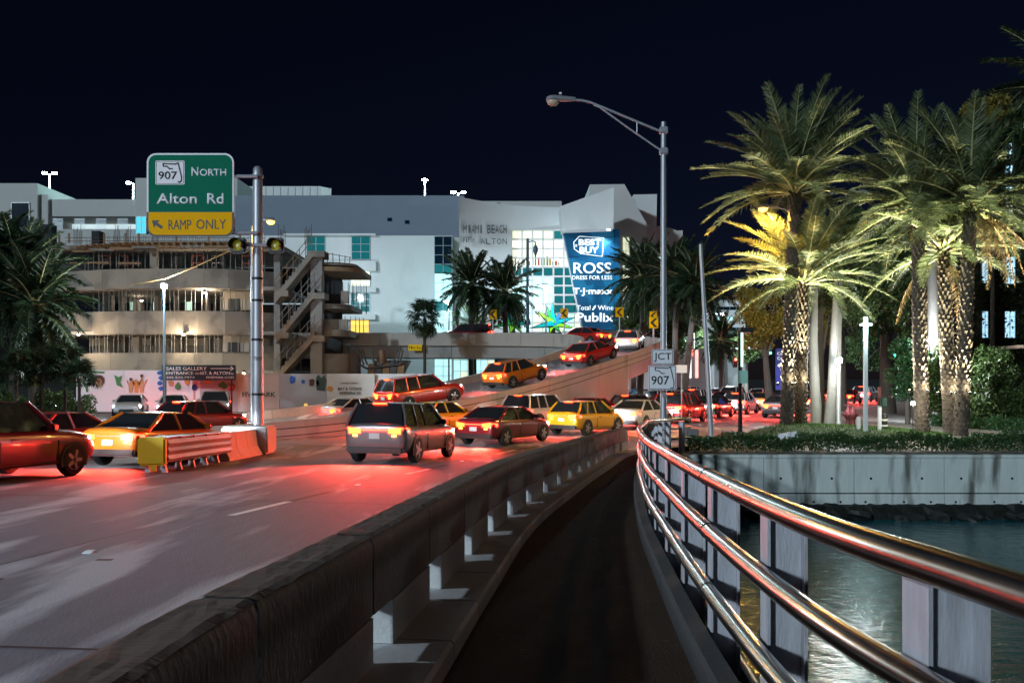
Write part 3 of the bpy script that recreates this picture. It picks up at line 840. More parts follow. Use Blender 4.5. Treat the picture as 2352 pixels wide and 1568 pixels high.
# ================================================================== concrete building under construction
M_cast = mat('raw_cast_concrete', (.29, .25, .205), .85, var=.2, scale=.9, bump=.3, bscale=12, stain=(.19, .165, .14), stain_scale=.5, stain_lo=.48, stain_hi=.58)
M_cast2 = mat('grey_cast_concrete', (.28, .26, .24), .85, var=.2, scale=1.2, stain=(.18, .17, .16), stain_scale=.6, stain_lo=.5, stain_hi=.62)
M_ply = mat('formwork_timber', (.24, .15, .08), .8, var=.35, scale=3, stretch=(.4, 1, 3))
M_prop = mat('shoring_steel', (.20, .19, .18), .6, .3, var=.2, scale=5)
M_rebar = mat('rusty_rebar', (.12, .06, .035), .8, .2)
M_dark = mat('dark_interior', (.018, .021, .026), .8, var=.3, scale=.8)  # shade of the unlit storeys put into the colour
M_litback = mat('lit_far_opening', (.5, .6, .5), .4, emit=(.62, .98, .75), estr=1.1)
YK = 64.0
site = thing('construction_building', 'raw concrete building under construction with shoring props and formwork on top', 'building', (PX(420, YK), YK, LAND))
def arc_front(x):
    """the facade bends away at both ends"""
    return YK + .00006 * max(0, 330 - x) ** 2 + .00008 * max(0, x - 470) ** 2
def band(name, x0, x1, y0, y1, m, th=.35, n=10, dy=0.0):
    for i in range(n):
        a, b = x0 + (x1 - x0) * i / n, x0 + (x1 - x0) * (i + 1) / n
        Ya, Yb = arc_front(a) + dy, arc_front(b) + dy
        fa, fb = YK / Ya, YK / Yb
        def pt(x, y, Y): q = P(x, y, YK); k = Y / YK; return (q.x * 1.0 * k, Y, HC + (q.z - HC))
        c = [pt(a + .15, y1, Ya), pt(b - .15, y1, Yb), (pt(b - .15, y1, Yb)[0], Yb + th, pt(b, y1, Yb)[2]), (pt(a + .15, y1, Ya)[0], Ya + th, pt(a, y1, Ya)[2]),
             pt(a + .15, y0, Ya), pt(b - .15, y0, Yb), (pt(b - .15, y0, Yb)[0], Yb + th, pt(b, y0, Yb)[2]), (pt(a + .15, y0, Ya)[0], Ya + th, pt(a, y0, Ya)[2])]
        MB().hexa(c).build(name, m, site)
band('spandrel', 120, 640, 617, 662, M_cast, n=9)
band('spandrel', 90, 640, 714, 766, M_cast, n=9)
band('spandrel', 60, 640, 810, 856, M_cast, n=9)
# floor slabs and back walls
for y in (566, 662, 766, 856):
    MB().box(PX(60, YK), PX(640, YK), YK + .8, YK + 12, PZ(y, YK) - .05, PZ(y, YK) + .22).build('floor_slab', M_cast2, site)
for (y0, y1) in ((572, 660), (670, 764), (774, 900)):
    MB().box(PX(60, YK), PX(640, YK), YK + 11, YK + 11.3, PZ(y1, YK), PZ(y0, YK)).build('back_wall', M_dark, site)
# bright openings seen through the storeys
for (x0, x1, y0, y1) in ((430, 440, 768, 800), (443, 452, 768, 800), (455, 476, 768, 800), (480, 492, 768, 800), (395, 412, 768, 800), (502, 510, 770, 800), (515, 522, 770, 800), (531, 540, 770, 800), (345, 352, 768, 800), (303, 315, 768, 800), (325, 333, 768, 800),
                         (300, 306, 690, 712), (352, 359, 690, 712), (425, 440, 690, 712)):
    k = (YK + 10.9) / YK
    box_px('opening', CX + (x0 - CX), CX + (x1 - CX), y0, y1, YK + 10.85, .1, M_litback, site)
# solid wall bays with door openings at the right
for (y0, y1, m) in ((668, 712, M_cast), (768, 808, M_cast2)):
    box_px('wall_bay', 512, 583, y0, y1, YK + 2.2, .3, m, site)
    box_px('door_opening', 524, 550, y0 + 18, y1 - .5, YK + 2.15, .04, M_dark, site)  # dark panel paints the shade inside the doorway
for x in (238, 272, 305, 355, 398, 470, 505):
    for (y0, y1) in ((574, 616), (668, 713), (772, 809)):
        box_px('column', x, x + random.choice((8, 14, 18)), y0, y1, YK + 4 + random.uniform(0, 3), .6, M_cast2, site)
box_px('column', 344, 359, 566, 618, YK + .5, .5, M_cast, site)
# shoring props, each one
prop_me = MB().tube([(0, 0, 0), (0, 0, .55)], .035, 6).tube([(0, 0, .5), (0, 0, 1)], .026, 6).mesh('prop', M_prop)
def props(xs, y0, y1, dy, base_y=YK):
    for x in xs:
        Y = arc_front(x) + dy + random.uniform(-.2, .2)
        inst('prop', prop_me, site, Vector((PX(x, YK), Y, PZ(y1, YK))) - site.location, (random.uniform(-.02, .02), random.uniform(-.03, .03), 0), (1, 1, PZ(y0, YK) - PZ(y1, YK)))
props([190 + i * 11.4 + random.uniform(-3, 3) for i in range(36)], 663, 713, .6)
props([170 + i * 12.6 + random.uniform(-4, 4) for i in range(34)], 767, 809, .7)
props([160 + i * 15 + random.uniform(-5, 5) for i in range(30)], 572, 617, .6)
props([200 + i * 22 + random.uniform(-5, 5) for i in range(17)], 767, 809, 4.5)
props([200 + i * 22 + random.uniform(-5, 5) for i in range(17)], 663, 713, 4.5)
props([200 + i * 17 + random.uniform(-5, 5) for i in range(22)], 572, 617, 4.0)
M_redsteel = mat('red_scaffold', (.30, .05, .035), .6)
for x in (205, 245, 425, 470, 540):                      # red scaffold frames on the open storey
    mb = MB(); a, b, Y = PX(x, YK), PX(x + 26, YK), YK + 1.6; z0, z1 = PZ(615, YK), PZ(580, YK)
    for q in (a, b): mb.tube([(q, Y, z0), (q, Y, z1)], .03, 6)
    mb.tube([(a, Y, z1), (b, Y, z1)], .03, 6); mb.tube([(a, Y, (z0 + z1) / 2), (b, Y, (z0 + z1) / 2)], .03, 6); mb.tube([(a, Y, z0), (b, Y, z1)], .02, 6)
    mb.build('scaffold_frame', M_redsteel if x != 470 else M_prop, site)
# formwork deck on top: timber bearers, edge boards, guard posts, rebar
for k in range(30):
    x = 150 + k * 16.5
    MB().box(PX(x, YK) - .06, PX(x, YK) + .06, arc_front(x) - 1.2, arc_front(x) + 6, PZ(567, YK), PZ(562, YK)).build('bearer', M_ply, site)
for k in range(9):
    a = 150 + k * 55; y = 568 + 2 * math.sin(k)
    MB().box(PX(a, YK), PX(a + 54, YK), arc_front(a) - .9, arc_front(a) - .8, PZ(y + 6, YK), PZ(y, YK)).build('edge_board', M_cast if k % 2 else M_ply, site)
    MB().box(PX(a, YK), PX(a + 54, YK), arc_front(a) - 1.0, arc_front(a) + 7, PZ(561.6, YK), PZ(560, YK)).build('formwork_sheet', M_ply, site)
box_px('timber_beam', 270, 322, 602, 606, YK - .3, .2, M_ply, site)
box_px('timber_beam', 160, 250, 601, 605, YK - .2, .2, M_ply, site)
for x in (150, 172, 252, 300, 330, 415, 488, 560, 600):
    MB().box(PX(x, YK) - .06, PX(x, YK) + .06, YK - .9, YK - .8, PZ(562, YK), PZ(540, YK)).build('guard_post', M_ply, site)
for y in (545, 553):
    MB().tube([P(150, y + 1, YK - .85)[:], P(330, y, YK - .85)[:], P(610, y + 2, YK - .85)[:]], .022, 5).build('guard_rail', M_rebar, site)
for i, (x0, n) in enumerate(((170, 4), (182, 3), (262, 5), (290, 4), (350, 5), (640, 6), (700, 6), (575, 5))):
    mb = MB()
    for j in range(n):
        x = x0 + j * 3.1; mb.tube([P(x, 562, YK + 1)[:], P(x + random.uniform(-1, 1), random.uniform(512, 530), YK + 1)[:]], .02, 5)
    o = mb.build('rebar_cluster', M_rebar, site); o['kind'] = 'stuff'
mb = MB()
for j in range(70):
    x = 200 + j * 5.9; mb.tube([P(x, 562, YK + 2)[:], P(x + random.uniform(-2, 2), random.uniform(538, 548), YK + 2)[:]], .014, 4)
o = mb.build('rebar_starters', M_rebar, site); o['kind'] = 'stuff'
box_px('column_form', 210, 228, 530, 560, YK + 1.5, .8, M_dark, site)
box_px('column_form', 88, 118, 515, 560, YK + 1.5, .8, M_dark, site)
# stair tower on the right end: columns, landings, flights with stringers and guard rails
YS = YK - .4
for x0, x1 in ((629, 643), (713, 740)):
    box_px('stair_column', x0, x1, 585, 862, YS + (2.0 if x0 < 700 else .6), .7, M_cast2, site)
for (xa, ya, xb, yb) in ((631, 680, 716, 575), (634, 772, 722, 664), (628, 866, 722, 762)):
    th = 17
    MB().prism([P(xa, ya, YS)[:], P(xb, yb, YS)[:], P(xb, yb + th, YS)[:], P(xa, ya + th, YS)[:]], (0, 1.6, 0)).build('stair_flight', M_cast, site)
    st = MB()
    for i in range(11):
        t = i / 11; x = xa + (xb - xa) * t; y = ya + (yb - ya) * t
        st.box(PX(x, YS), PX(x + 8, YS), YS + .1, YS + 1.5, PZ(y, YS), PZ(y - 8, YS))
    o = st.build('steps', M_cast2, site); o['kind'] = 'stuff'
    mb = MB()
    for off in (22, 38):
        mb.tube([P(xa, ya - off, YS)[:], P(xb, yb - off, YS)[:]], .03, 6)
    for i in range(7):
        t = i / 6; x = xa + (xb - xa) * t; y = ya + (yb - ya) * t
        mb.tube([P(x, y, YS)[:], P(x, y - 40, YS)[:]], .028, 6)
    mb.build('guard_rail', M_ply if yb < 600 else M_prop, site)
for y in (668, 764, 862):
    box_px('landing', 630, 662, y - 1, y + 12, YS - .02, 1.6, M_cast, site)
    box_px('landing', 706, 745, y - 92, y - 78, YS - .02, 1.6, M_cast, site)
props([645, 656, 668, 680, 692, 704], 600, 668, -.1); props([645, 653, 664], 690, 760, 0.1); props([648, 660, 690, 702], 770, 850, 1.2)
# rounded balcony stack to the right of the stair
def round_slab(name, y0, y1, x0, x1, m, Y=YK + 1.0, depth=6.0, rr=1.5):
    a, b = PX(x0, Y), PX(x1, Y); pts = [(a, Y), (b - rr, Y)]
    pts += [(b - rr + rr * math.sin(q), Y + rr - rr * math.cos(q)) for q in np.linspace(.2, math.pi / 2, 7)] + [(b, Y + depth), (a, Y + depth)]
    return MB().prism([(x, yy, PZ(y1, Y)) for x, yy in pts], (0, 0, PZ(y0, Y) - PZ(y1, Y))).build(name, m, site)
round_slab('balcony_slab', 697, 708, 740, 799, M_cast); round_slab('balcony_slab', 757, 772, 740, 798, M_cast); round_slab('balcony_slab', 812, 860, 740, 797, M_cast2)
box_px('balcony_wall', 783, 799, 668, 697, YK + 1.2, .3, M_cast, site); box_px('balcony_wall', 783, 798, 733, 757, YK + 1.2, .3, M_cast, site)
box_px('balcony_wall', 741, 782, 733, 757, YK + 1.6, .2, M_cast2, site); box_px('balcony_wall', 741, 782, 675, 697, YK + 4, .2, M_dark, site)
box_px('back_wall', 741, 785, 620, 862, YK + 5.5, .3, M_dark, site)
round_slab('formwork_deck', 612, 622, 735, 823, M_ply, YK + .4, 6, 2.2); round_slab('formwork_deck', 602, 608, 735, 812, M_cast, YK + .7, 5, 1.8)
props([746, 756, 764, 772, 780, 788, 792], 623, 670, 1.0); props([750, 760, 771, 779, 787], 709, 757, .9); props([746, 752, 760, 768, 777, 783, 789], 773, 812, .9)
props([748, 757, 766, 775, 784], 623, 697, 3.0)
for x in (738, 752, 765, 780, 792, 803):
    MB().tube([P(x, 604, YK + .6)[:], P(x + random.uniform(-1, 1), 575 + (x - 738) * .22, YK + .6)[:]], .03, 5).build('guard_post', M_rebar, site)
MB().tube([P(735, 578, YK + .6)[:], P(770, 585, YK + .6)[:], P(806, 592, YK + .6)[:]], .025, 5).build('guard_rail', M_rebar, site)
# work lamps burning on the site
M_wl = emat('work_lamp_glow', (1, .86, .60), 60)
for i, (x, y, dy, pw, lb) in enumerate(((470, 671, .8, 420, 'bright work lamp hanging from the middle storey of the concrete building'), (422, 767, -.4, 450, 'bright work lamp at the lower storey of the concrete building'),
                                    (180, 767, -.6, 450, 'bright work lamp at the left end of the concrete building'), (325, 690, 6, 40, 'small work lamp deep inside the middle storey'), (140, 768, 3, 50, 'small work lamp behind the left palm fronds'),
                                    (560, 856, -3.0, 160, 'bright work lamp low beside the dark sales board'))):
    q = P(x, y, YK + dy)
    t = thing('work_lamp', lb, 'lamp', q, 'work lamps on the building site')
    MB().lathe([(.02, .22), (.09, .16), (.13, .05), (.13, 0)], q, 10).build('shade', M_black, t)
    MB().lathe([(.02, -.10), (.085, -.07), (.10, 0), (.06, .04)], q, 10).build('bulb', M_wl, t, True)
    add_light('lamp_light', 'POINT', q + Vector((0, -.35, -.25)), pw, (1, .80, .55), t, .12)

# ================================================================== printed hoarding round the site
M_hoard = mat('hoarding_print', (.62, .60, .57), .5, var=.05, scale=1.5)
M_hoardw = mat('hoarding_white', (.74, .76, .80), .5, var=.05, scale=1.5)
M_hoardg = mat('hoarding_grey', (.42, .43, .47), .5, var=.05, scale=1.5)
YH = 60.5
HB = GROUND_Y(YH)
hd = thing('site_hoarding', 'printed white hoarding in front of the concrete building site', 'hoarding', (PX(600, YH), YH, LAND))
def flat(name, poly, m, parent, Y=YH - .06): 
    return prism_px(poly, Y, .03).build(name, m, parent)
edges = [175, 285, 376, 460, 545, 642, 750, 861]
hmat = [M_hoardw, M_hoardw, M_hoardw, M_hoardg, M_hoard, M_hoardg, M_hoard]
panels = []
for i in range(7):
    panels.append(box_px('hoarding_panel', edges[i] + .4, edges[i + 1] - .4, 850 + (4 if i > 2 else 0) + (4 if i > 3 else 0), HB, YH, .08, hmat[i], hd))
M_hair, M_skin, M_leafp, M_bluep, M_orng = [mat(n_, c_, .6) for n_, c_ in (('print_brown', (.10, .03, .015)), ('print_tan', (.55, .30, .16)), ('print_green', (.04, .25, .06)), ('print_blue', (.02, .12, .5)), ('print_orange', (.65, .25, .03)))]
def blob(cx, cy, rx, ry, n=14, jag=0.0, seed=0):
    r = random.Random(seed); return [(cx + rx * (1 + r.uniform(-jag, jag)) * math.cos(2 * math.pi * k / n), cy + ry * (1 + r.uniform(-jag, jag)) * math.sin(2 * math.pi * k / n)) for k in range(n)]
flat('print', blob(226, 874, 15, 12, 18, .16, 3), M_hair, panels[0]); flat('print', blob(226, 879, 8, 11), M_skin, panels[0], YH - .10)
flat('print', [(262, 861), (272, 866), (280, 862), (276, 878), (282, 890), (268, 884), (266, 874)], M_leafp, panels[0])
flat('print', [(190, 851), (240, 853), (239, 857), (195, 856)], M_leafp, panels[0])
flat('print', [(178, 868), (200, 882), (202, 900), (198, 900), (195, 884), (178, 872)], M_leafp, panels[0])
for (cx, h, m) in ((299, 34, M_skin), (324, 42, M_skin), (312, 26, M_orng)):
    flat('print', [(cx - 3, 902), (cx - 4, 886), (cx - 9, 876), (cx - 8, 872), (cx - 2, 880), (cx - 1, 902 - h + 8), (cx + 3, 902 - h + 7), (cx + 5, 880), (cx + 13, 870), (cx + 14, 873), (cx + 6, 888), (cx + 4, 902)], m, panels[1])
    flat('print', blob(cx + 1, 902 - h + 3, 3.2, 4), M_hair if m is M_skin else M_orng, panels[1], YH - .10)
for k in range(4): flat('print', blob(367 + (k % 2) * 3, 856 + k * 12, 6, 5, 10, .2, k), M_bluep, panels[1 if k < 3 else 1])
for (x, y, m) in ((392, 880, M_skin), (408, 888, M_leafp), (430, 876, M_orng), (446, 890, M_bluep)): flat('print', blob(x, y, 6, 9, 9, .3, x), m, panels[2])
flat('print', blob(476, 874, 6, 7, 10, .1, 2), M_orng, panels[3]); flat('print', blob(512, 884, 9, 8, 9, .35, 5), M_leafp, panels[3])
fdc = flat('fdc_sign', blob(532, 889, 9, 9, 8), mat('print_red', (.45, .03, .03), .5), panels[3]); text_mesh('lettering', 'FDC', M_white, 525.5, 538.5, 886, 892, YH - .13, .02, .01, panels[3])
M_print = mat('print_charcoal', (.10, .09, .08), .6)
text_mesh('lettering', 'FIVE PARK', M_print, 556, 633, 900, 911, YH - .06, .02, .01, panels[4])
for (x, y, rx, ry, m) in ((672, 872, 8, 9, M_bluep), (696, 876, 5, 5, M_bluep), (716, 878, 7, 9, M_hair), (730, 880, 3, 7, M_hair)): flat('print', blob(x, y, rx, ry, 10, .25, x), m, panels[5])
flat('print', [(727, 865), (731, 860), (738, 868), (745, 860), (749, 872), (746, 898), (728, 896), (725, 878)], mat('print_dark_green', (.03, .07, .05), .6), panels[5])
text_mesh('lettering', 'CONNECT DINING', M_print, 782, 822, 878, 881.5, YH - .06, .02, 0, panels[6])
text_mesh('lettering', 'BAY & OCEAN', M_print, 776, 830, 889, 896, YH - .06, .02, .01, panels[6])
text_mesh('lettering', 'RESIDENCES', M_print, 780, 828, 899, 906, YH - .06, .02, .01, panels[6])
flat('print', blob(758, 892, 8, 7, 9, .4, 9), M_orng, panels[6])
hd2 = thing('site_hoarding', 'blank white floodlit end of the hoarding beside the ramp', 'hoarding', (PX(928, YH), YH + .4, LAND))
for a, b in ((861.6, 905), (905.4, 950), (950.4, 995)):
    box_px('hoarding_panel', a, b, 858, HB, YH + .3, .08, M_hoardw, hd2)
# dark sales board
YD = 58.5
sb = thing('sales_board', 'dark navy sales gallery board with white lettering and an arrow', 'sign', (PX(456, YD), YD, LAND))
M_navy = mat('board_navy', (.012, .02, .035), .5)
brd = box_px('board', 371, 541, 838, 873, YD, .08, M_navy, sb)
box_px('leg', 378, 381, 873, GROUND_Y(YD), YD + .1, .1, M_black, sb); box_px('leg', 530, 533, 873, GROUND_Y(YD), YD + .1, .1, M_black, sb)
M_brdw = mat('board_lettering', (.82, .82, .82), .6)
text_mesh('lettering', 'SALES GALLERY', M_brdw, 382, 475, 842, 850, YD, .02, .012, brd)
text_mesh('lettering', 'ENTRANCE', M_brdw, 382, 444, 853, 860, YD, .02, .012, brd)
text_mesh('lettering', 'ON', M_brdw, 448, 457, 855, 860, YD, .02, .008, brd)
text_mesh('lettering', '6ST.', M_brdw, 459, 477, 853, 860, YD, .02, .01, brd)
text_mesh('lettering', '& ALTON', M_brdw, 480, 528, 853, 860, YD, .02, .012, brd)
text_mesh('lettering', 'RD.', M_brdw, 530, 538, 856, 860, YD, .02, .006, brd)
text_mesh('lettering', '305.520.7974', M_brdw, 382, 447, 864, 869, YD, .02, .008, brd)
text_mesh('lettering', 'FIVEPARK.COM', M_brdw, 474, 537, 864, 869, YD, .02, .008, brd)
mb = MB(); mb.box(PX(484, YD), PX(536, YD), YD - .02, YD - .002, PZ(846.8, YD), PZ(845.4, YD))
mb.prism([P(x, y, YD - .022)[:] for x, y in ((537, 846), (530, 840.5), (529, 842), (534, 846), (529, 850), (530, 851.5))], (0, .02, 0)); mb.build('arrow', M_brdw, brd)
# concrete barrels and stacked forms behind the hoarding, right of the stair
M_junk = mat('dark_steel_form', (.06, .06, .065), .5, .3)
YJ = 66.5
jk = thing('steel_formwork_stack', 'tilted dark steel formwork frames stacked behind the white hoarding', 'formwork', (PX(885, YJ), YJ, LAND))
for (xa, ya, xb, yb) in ((820, 822, 842, 852), (842, 822, 846, 852), (866, 826, 872, 852), (852, 820, 874, 832)):
    pass
for k in range(5):
    x = 846 + k * 17
    MB().prism([P(x, 836 - (k % 2) * 6, YJ)[:], P(x + 15, 834, YJ)[:], P(x + 11, 880, YJ)[:], P(x - 5, 880, YJ)[:]], (0, 1.2, 0)).build('form_panel', M_junk if k % 2 else M_ply, jk)
for (x0, x1) in ((834, 818), (842, 826), (858, 850), (915, 922), (908, 915), (901, 908)):
    MB().tube([P(x0 + 2, 838, YJ - .2)[:], P(x1 + 4, 804, YJ - .2)[:]], .07, 6).build('frame_bar', M_junk, jk)
MB().tube([P(818, 832, YJ - .2)[:], P(842, 846, YJ - .2)[:], P(918, 836, YJ - .2)[:], P(926, 830, YJ - .2)[:]], .09, 6).build('frame_bar', M_junk, jk)
pt = solo(MB().lathe([(.34, 0), (.36, .8), (.42, .82), (.42, .9), (.3, .95), (.25, 1.6)], P(877, 838, YJ + .6) - Vector((0, 0, .4)), 14), 'barrel', mat('barrel_brown', (.18, .10, .06), .6), 'brown barrel standing among the steel formwork', 'barrel')

# ================================================================== signs
M_green = mat('sign_green', (.0, .15, .085), .6, spec=.08)
M_signwhite = mat('sign_white', (.86, .86, .90), .6, spec=.1)
M_signyel = mat('sign_gold', (.85, .44, .0), .6, spec=.08)
def rrect(x0, x1, y0, y1, r, n=6, corners=(1, 1, 1, 1)):
    out = []
    for (cx, cy, a0, k) in ((x1 - r, y0 + r, -90, 0), (x1 - r, y1 - r, 0, 1), (x0 + r, y1 - r, 90, 2), (x0 + r, y0 + r, 180, 3)):
        if corners[k]:
            out += [(cx + r * math.cos(R(a0 + 90 * i / n)), cy + r * math.sin(R(a0 + 90 * i / n))) for i in range(n + 1)]
        else:
            out.append(((x1 if k < 2 else x0), (y0 if k in (0, 3) else y1)))
    return out
YG = 28.0
gz0 = groad(YG)
gs = thing('overhead_sign_pole', 'grey steel pole carrying the green Alton Rd ramp sign and two amber beacons', 'sign', (PX(592, YG), YG, gz0))
px0 = PX(592, YG)
MB().lathe([(.19, 0), (.18, 3), (.155, PZ(400, YG) - gz0), (.15, PZ(388, YG) - gz0), (.09, PZ(383, YG) - gz0), (.01, PZ(381, YG) - gz0)], (px0, YG, gz0), 20).build('pole', M_pole, gs, True)
for y in (405, 535, 563):
    MB().tube([P(430, y, YG - .25)[:], P(592, y, YG - .25)[:]] if y < 540 else [P(545, y, YG - .2)[:], P(632, y, YG - .2)[:]], .06, 8).build('cross_arm', M_pole, gs, True)
for y in (405, 535, 563, 640, 690, 780, 905):
    MB().lathe([(.175, -.04), (.2, -.04), (.2, .04), (.175, .04)], (px0, YG, PZ(y, YG)), 20).build('clamp_band', M_pole if y < 600 else M_black, gs, True)
YF = YG - .42
board = prism_px(rrect(337, 537, 352, 543, 21), YF, .05).build('board', M_signwhite, gs)
prism_px(rrect(341, 533, 356, 486.5, 18, corners=(1, 0, 0, 1)), YF - .012, .012).build('green_field', M_green, board)
prism_px(rrect(337, 537, 487, 543.4, 21, corners=(0, 1, 1, 0)), YF - .010, .010).build('black_border', M_signblk, board)
prism_px(rrect(341, 533, 487.5, 539.5, 18, corners=(0, 1, 1, 0)), YF - .020, .008).build('yellow_field', M_signyel, board)
YL = YF - .014
FL = [(.0, 0), (.02, .28), (.30, .42), (.47, .72), (.62, .65), (.60, .50), (.42, .22), (.0, 0)]
def florida(x0, x1, y0, y1, Y, name, parent, w=.045):
    """outline of the state as a thin raised line"""
    pts = [(.02, .02), (.66, .05), (.82, .0), (.90, .30), (1.0, .72), (.99, .93), (.90, 1.0), (.83, .96)]
    pts2 = [(.02, .02), (.03, .15), (.22, .17), (.36, .29), (.50, .29)]
    mb = MB()
    for pp in (pts, pts2):
        for a, b in zip(pp[:-1], pp[1:]):
            A, B = P(x0 + (x1 - x0) * a[0], y0 + (y1 - y0) * a[1], Y), P(x0 + (x1 - x0) * b[0], y0 + (y1 - y0) * b[1], Y)
            d = (B - A).normalized(); n = Vector((-d.z, 0, d.x)) * w / 2
            A -= d * w * .45; B += d * w * .45
            mb.prism([(A + n)[:], (B + n)[:], (B - n)[:], (A - n)[:]], (0, -.008, 0))
    return mb.build(name, M_signblk, parent)
shield = prism_px(rrect(357, 424, 369, 424, 3), YL - .006, .006).build('route_shield', M_signwhite, board)
prism_px(rrect(358.6, 422.4, 370.4, 422.6, 3), YL - .008, .0025).build('shield_border', M_signblk, board)
prism_px(rrect(359.8, 421.2, 371.6, 421.4, 2.5), YL - .011, .0025).build('shield_face', M_signwhite, board)
florida(374, 417, 375, 419, YL - .012, 'state_outline', board, .045)
text_mesh('lettering', '907', M_signblk, 364, 407, 394, 412, YL - .012, .008, .012, board)
for (bd, xs, w_, yy) in (('N', (440, 456), 0, (384, 404)), ('ORTH', (459, 520), 0, (388, 404)), ('Alton', (360, 453), 0, (444, 468)), ('Rd', (476, 514), 0, (444, 468))):
    text_mesh('lettering', bd, M_signwhite, xs[0], xs[1], yy[0], yy[1], YL, .01, .014, board)
text_mesh('lettering', 'RAMP', M_signblk, 387, 439, 505, 527, YF - .022, .008, 0, board)
text_mesh('lettering', 'ONLY', M_signblk, 451, 519, 504, 526, YF - .022, .008, 0, board)
prism_px([(349, 506), (366, 506), (361, 511), (374, 520), (370, 526), (357, 517), (353, 523)], YF - .03, .008).build('arrow', M_signblk, board)
text_mesh('lettering', 'TS029', M_signblk, 582, 602, 819, 827, YG - .20, .004, .004, gs)
M_lens = mat('amber_lens', (.45, .42, .02), .25)
for x in (545, 632):
    q = P(x, 563, YG - .5)
    b = MB(); ring = [(q.x + .24 * math.cos(a), q.y, q.z + .24 * math.sin(a)) for a in np.linspace(0, 6.283, 17)[:-1]]
    hb = MB().bevel_box(q.x - .26, q.x + .26, q.y, q.y + .22, q.z - .26, q.z + .26, .05).build('beacon_housing', M_black, gs, True)
    lens = MB(); n = 16
    lens.add([(q.x, q.y - .06, q.z)] + [(q.x + .185 * math.cos(a), q.y - .005, q.z + .185 * math.sin(a)) for a in np.linspace(0, 6.283, n + 1)[:-1]], [(0, i + 1, (i + 1) % n + 1) for i in range(n)])
    lens.build('lens', M_lens, hb, True)
    vis = MB(); rows = [[(q.x + .21 * math.cos(a), q.y - dy, q.z + .21 * math.sin(a)) for a in np.linspace(-.5, 3.64, 15)] for dy in (0, .28)]
    vis.grid(rows).build('visor', M_black, hb)
MB().bevel_box(PX(521, YG), PX(626, YG), YG - .6, YG + .5, gz0, gz0 + .92, .06).build('concrete_base', M_pale, gs)
# median barrier and crash cushion in front of the pole
cxm = px0 + .05
md = thing('median_barrier', 'concrete median barrier running up to the sign pole', 'barrier', (cxm, 26, groad(26)))
for i in range(3):
    a, b = 24.2 + i * 1.05, 24.2 + i * 1.05 + 1.03
    za, zb = groad(a), groad(b)
    prf = [(-.3, 0), (-.3, .08), (-.17, .3), (-.1, .82), (.1, .82), (.17, .3), (.3, .08), (.3, 0)]
    MB().grid([[(cxm + x, a, za + z) for x, z in prf], [(cxm + x, b, zb + z) for x, z in prf]]).add([(cxm + x, a, za + z) for x, z in prf], [tuple(range(8))]).build('segment', M_pale, md)
cc = thing('crash_cushion', 'long low crash cushion with a yellow nose panel beside the traffic', 'crash cushion', (cxm, 22, groad(22)))
M_cush = mat('cushion_steel', (.40, .38, .38), .5, .5, var=.2, scale=4)
nz = groad(19.75)
M_nose = mat('nose_yellow', (.88, .58, .01), .5)
MB().bevel_box(cxm - .36, cxm + .32, 19.65, 19.80, nz + .18, nz + .86, .05).build('nose_panel', M_nose, cc, True)
MB().box(cxm - .05, cxm + .08, 19.68, 19.76, nz + .05, nz + .18).build('nose_bracket', M_nose, cc)
for i in range(5):
    a, b = 19.82 + i * .88, 19.82 + i * .88 + .92
    za, zb = groad(a), groad(b)
    for sx in (-1, 1):                                   # corrugated fender panels
        prf = [(.30, .25), (.345, .33), (.30, .42), (.345, .52), (.30, .60), (.345, .70), (.30, .80), (.27, .80), (.27, .25)]
        w = .004 * (i % 2)
        MB().grid([[(cxm + sx * (x + w), a, za + z) for x, z in prf], [(cxm + sx * (x + w), b, zb + z) for x, z in prf]], closed=True).build('fender_panel', M_cush, cc)
    dpm = MB().box(cxm - .26, cxm + .26, a + .05, a + .1, za + .2, za + .86)
    dpm.build('diaphragm', M_cush, cc)
    for sx in (-.2, .2):
        MB().prism([(cxm + sx - .07, a + .03, za), (cxm + sx + .07, a + .03, za), (cxm + sx + .02, a + .03, za + .2), (cxm + sx - .02, a + .03, za + .2)], (0, .09, 0)).build('foot', M_white, cc)
    MB().box(cxm - .28, cxm + .28, a, b - .06, za + .80, za + .83).build('top_cover', M_black, cc)

# route signs on the lamp pole
YN = 26.75
rt = thing('route_sign', 'white JCT plate above a white 907 route sign on the lamp pole', 'road sign', P(1522, 895, YN))
def plate(x0, x1, y0, y1, Y, parent, r=3):
    a = prism_px(rrect(x0, x1, y0, y1, r), Y, .012).build('plate', M_signwhite, parent)
    prism_px(rrect(x0 + 1.5, x1 - 1.5, y0 + 1.5, y1 - 1.5, r * .8), Y - .004, .004).build('border', M_signblk, a)
    prism_px(rrect(x0 + 2.8, x1 - 2.8, y0 + 2.8, y1 - 2.8, r * .6), Y - .008, .004).build('face', M_signwhite, a)
    return a
a = plate(1497, 1547, 802, 837, YN, rt); text_mesh('lettering', 'JCT', M_signblk, 1502, 1542, 810, 831, YN - .009, .006, .006, a)
a = plate(1489, 1554, 839, 895, YN, rt); text_mesh('lettering', '907', M_signblk, 1496, 1537, 863, 883, YN - .009, .006, .008, a)
florida(1504, 1548, 843, 892, YN - .009, 'state_outline', a, .028)
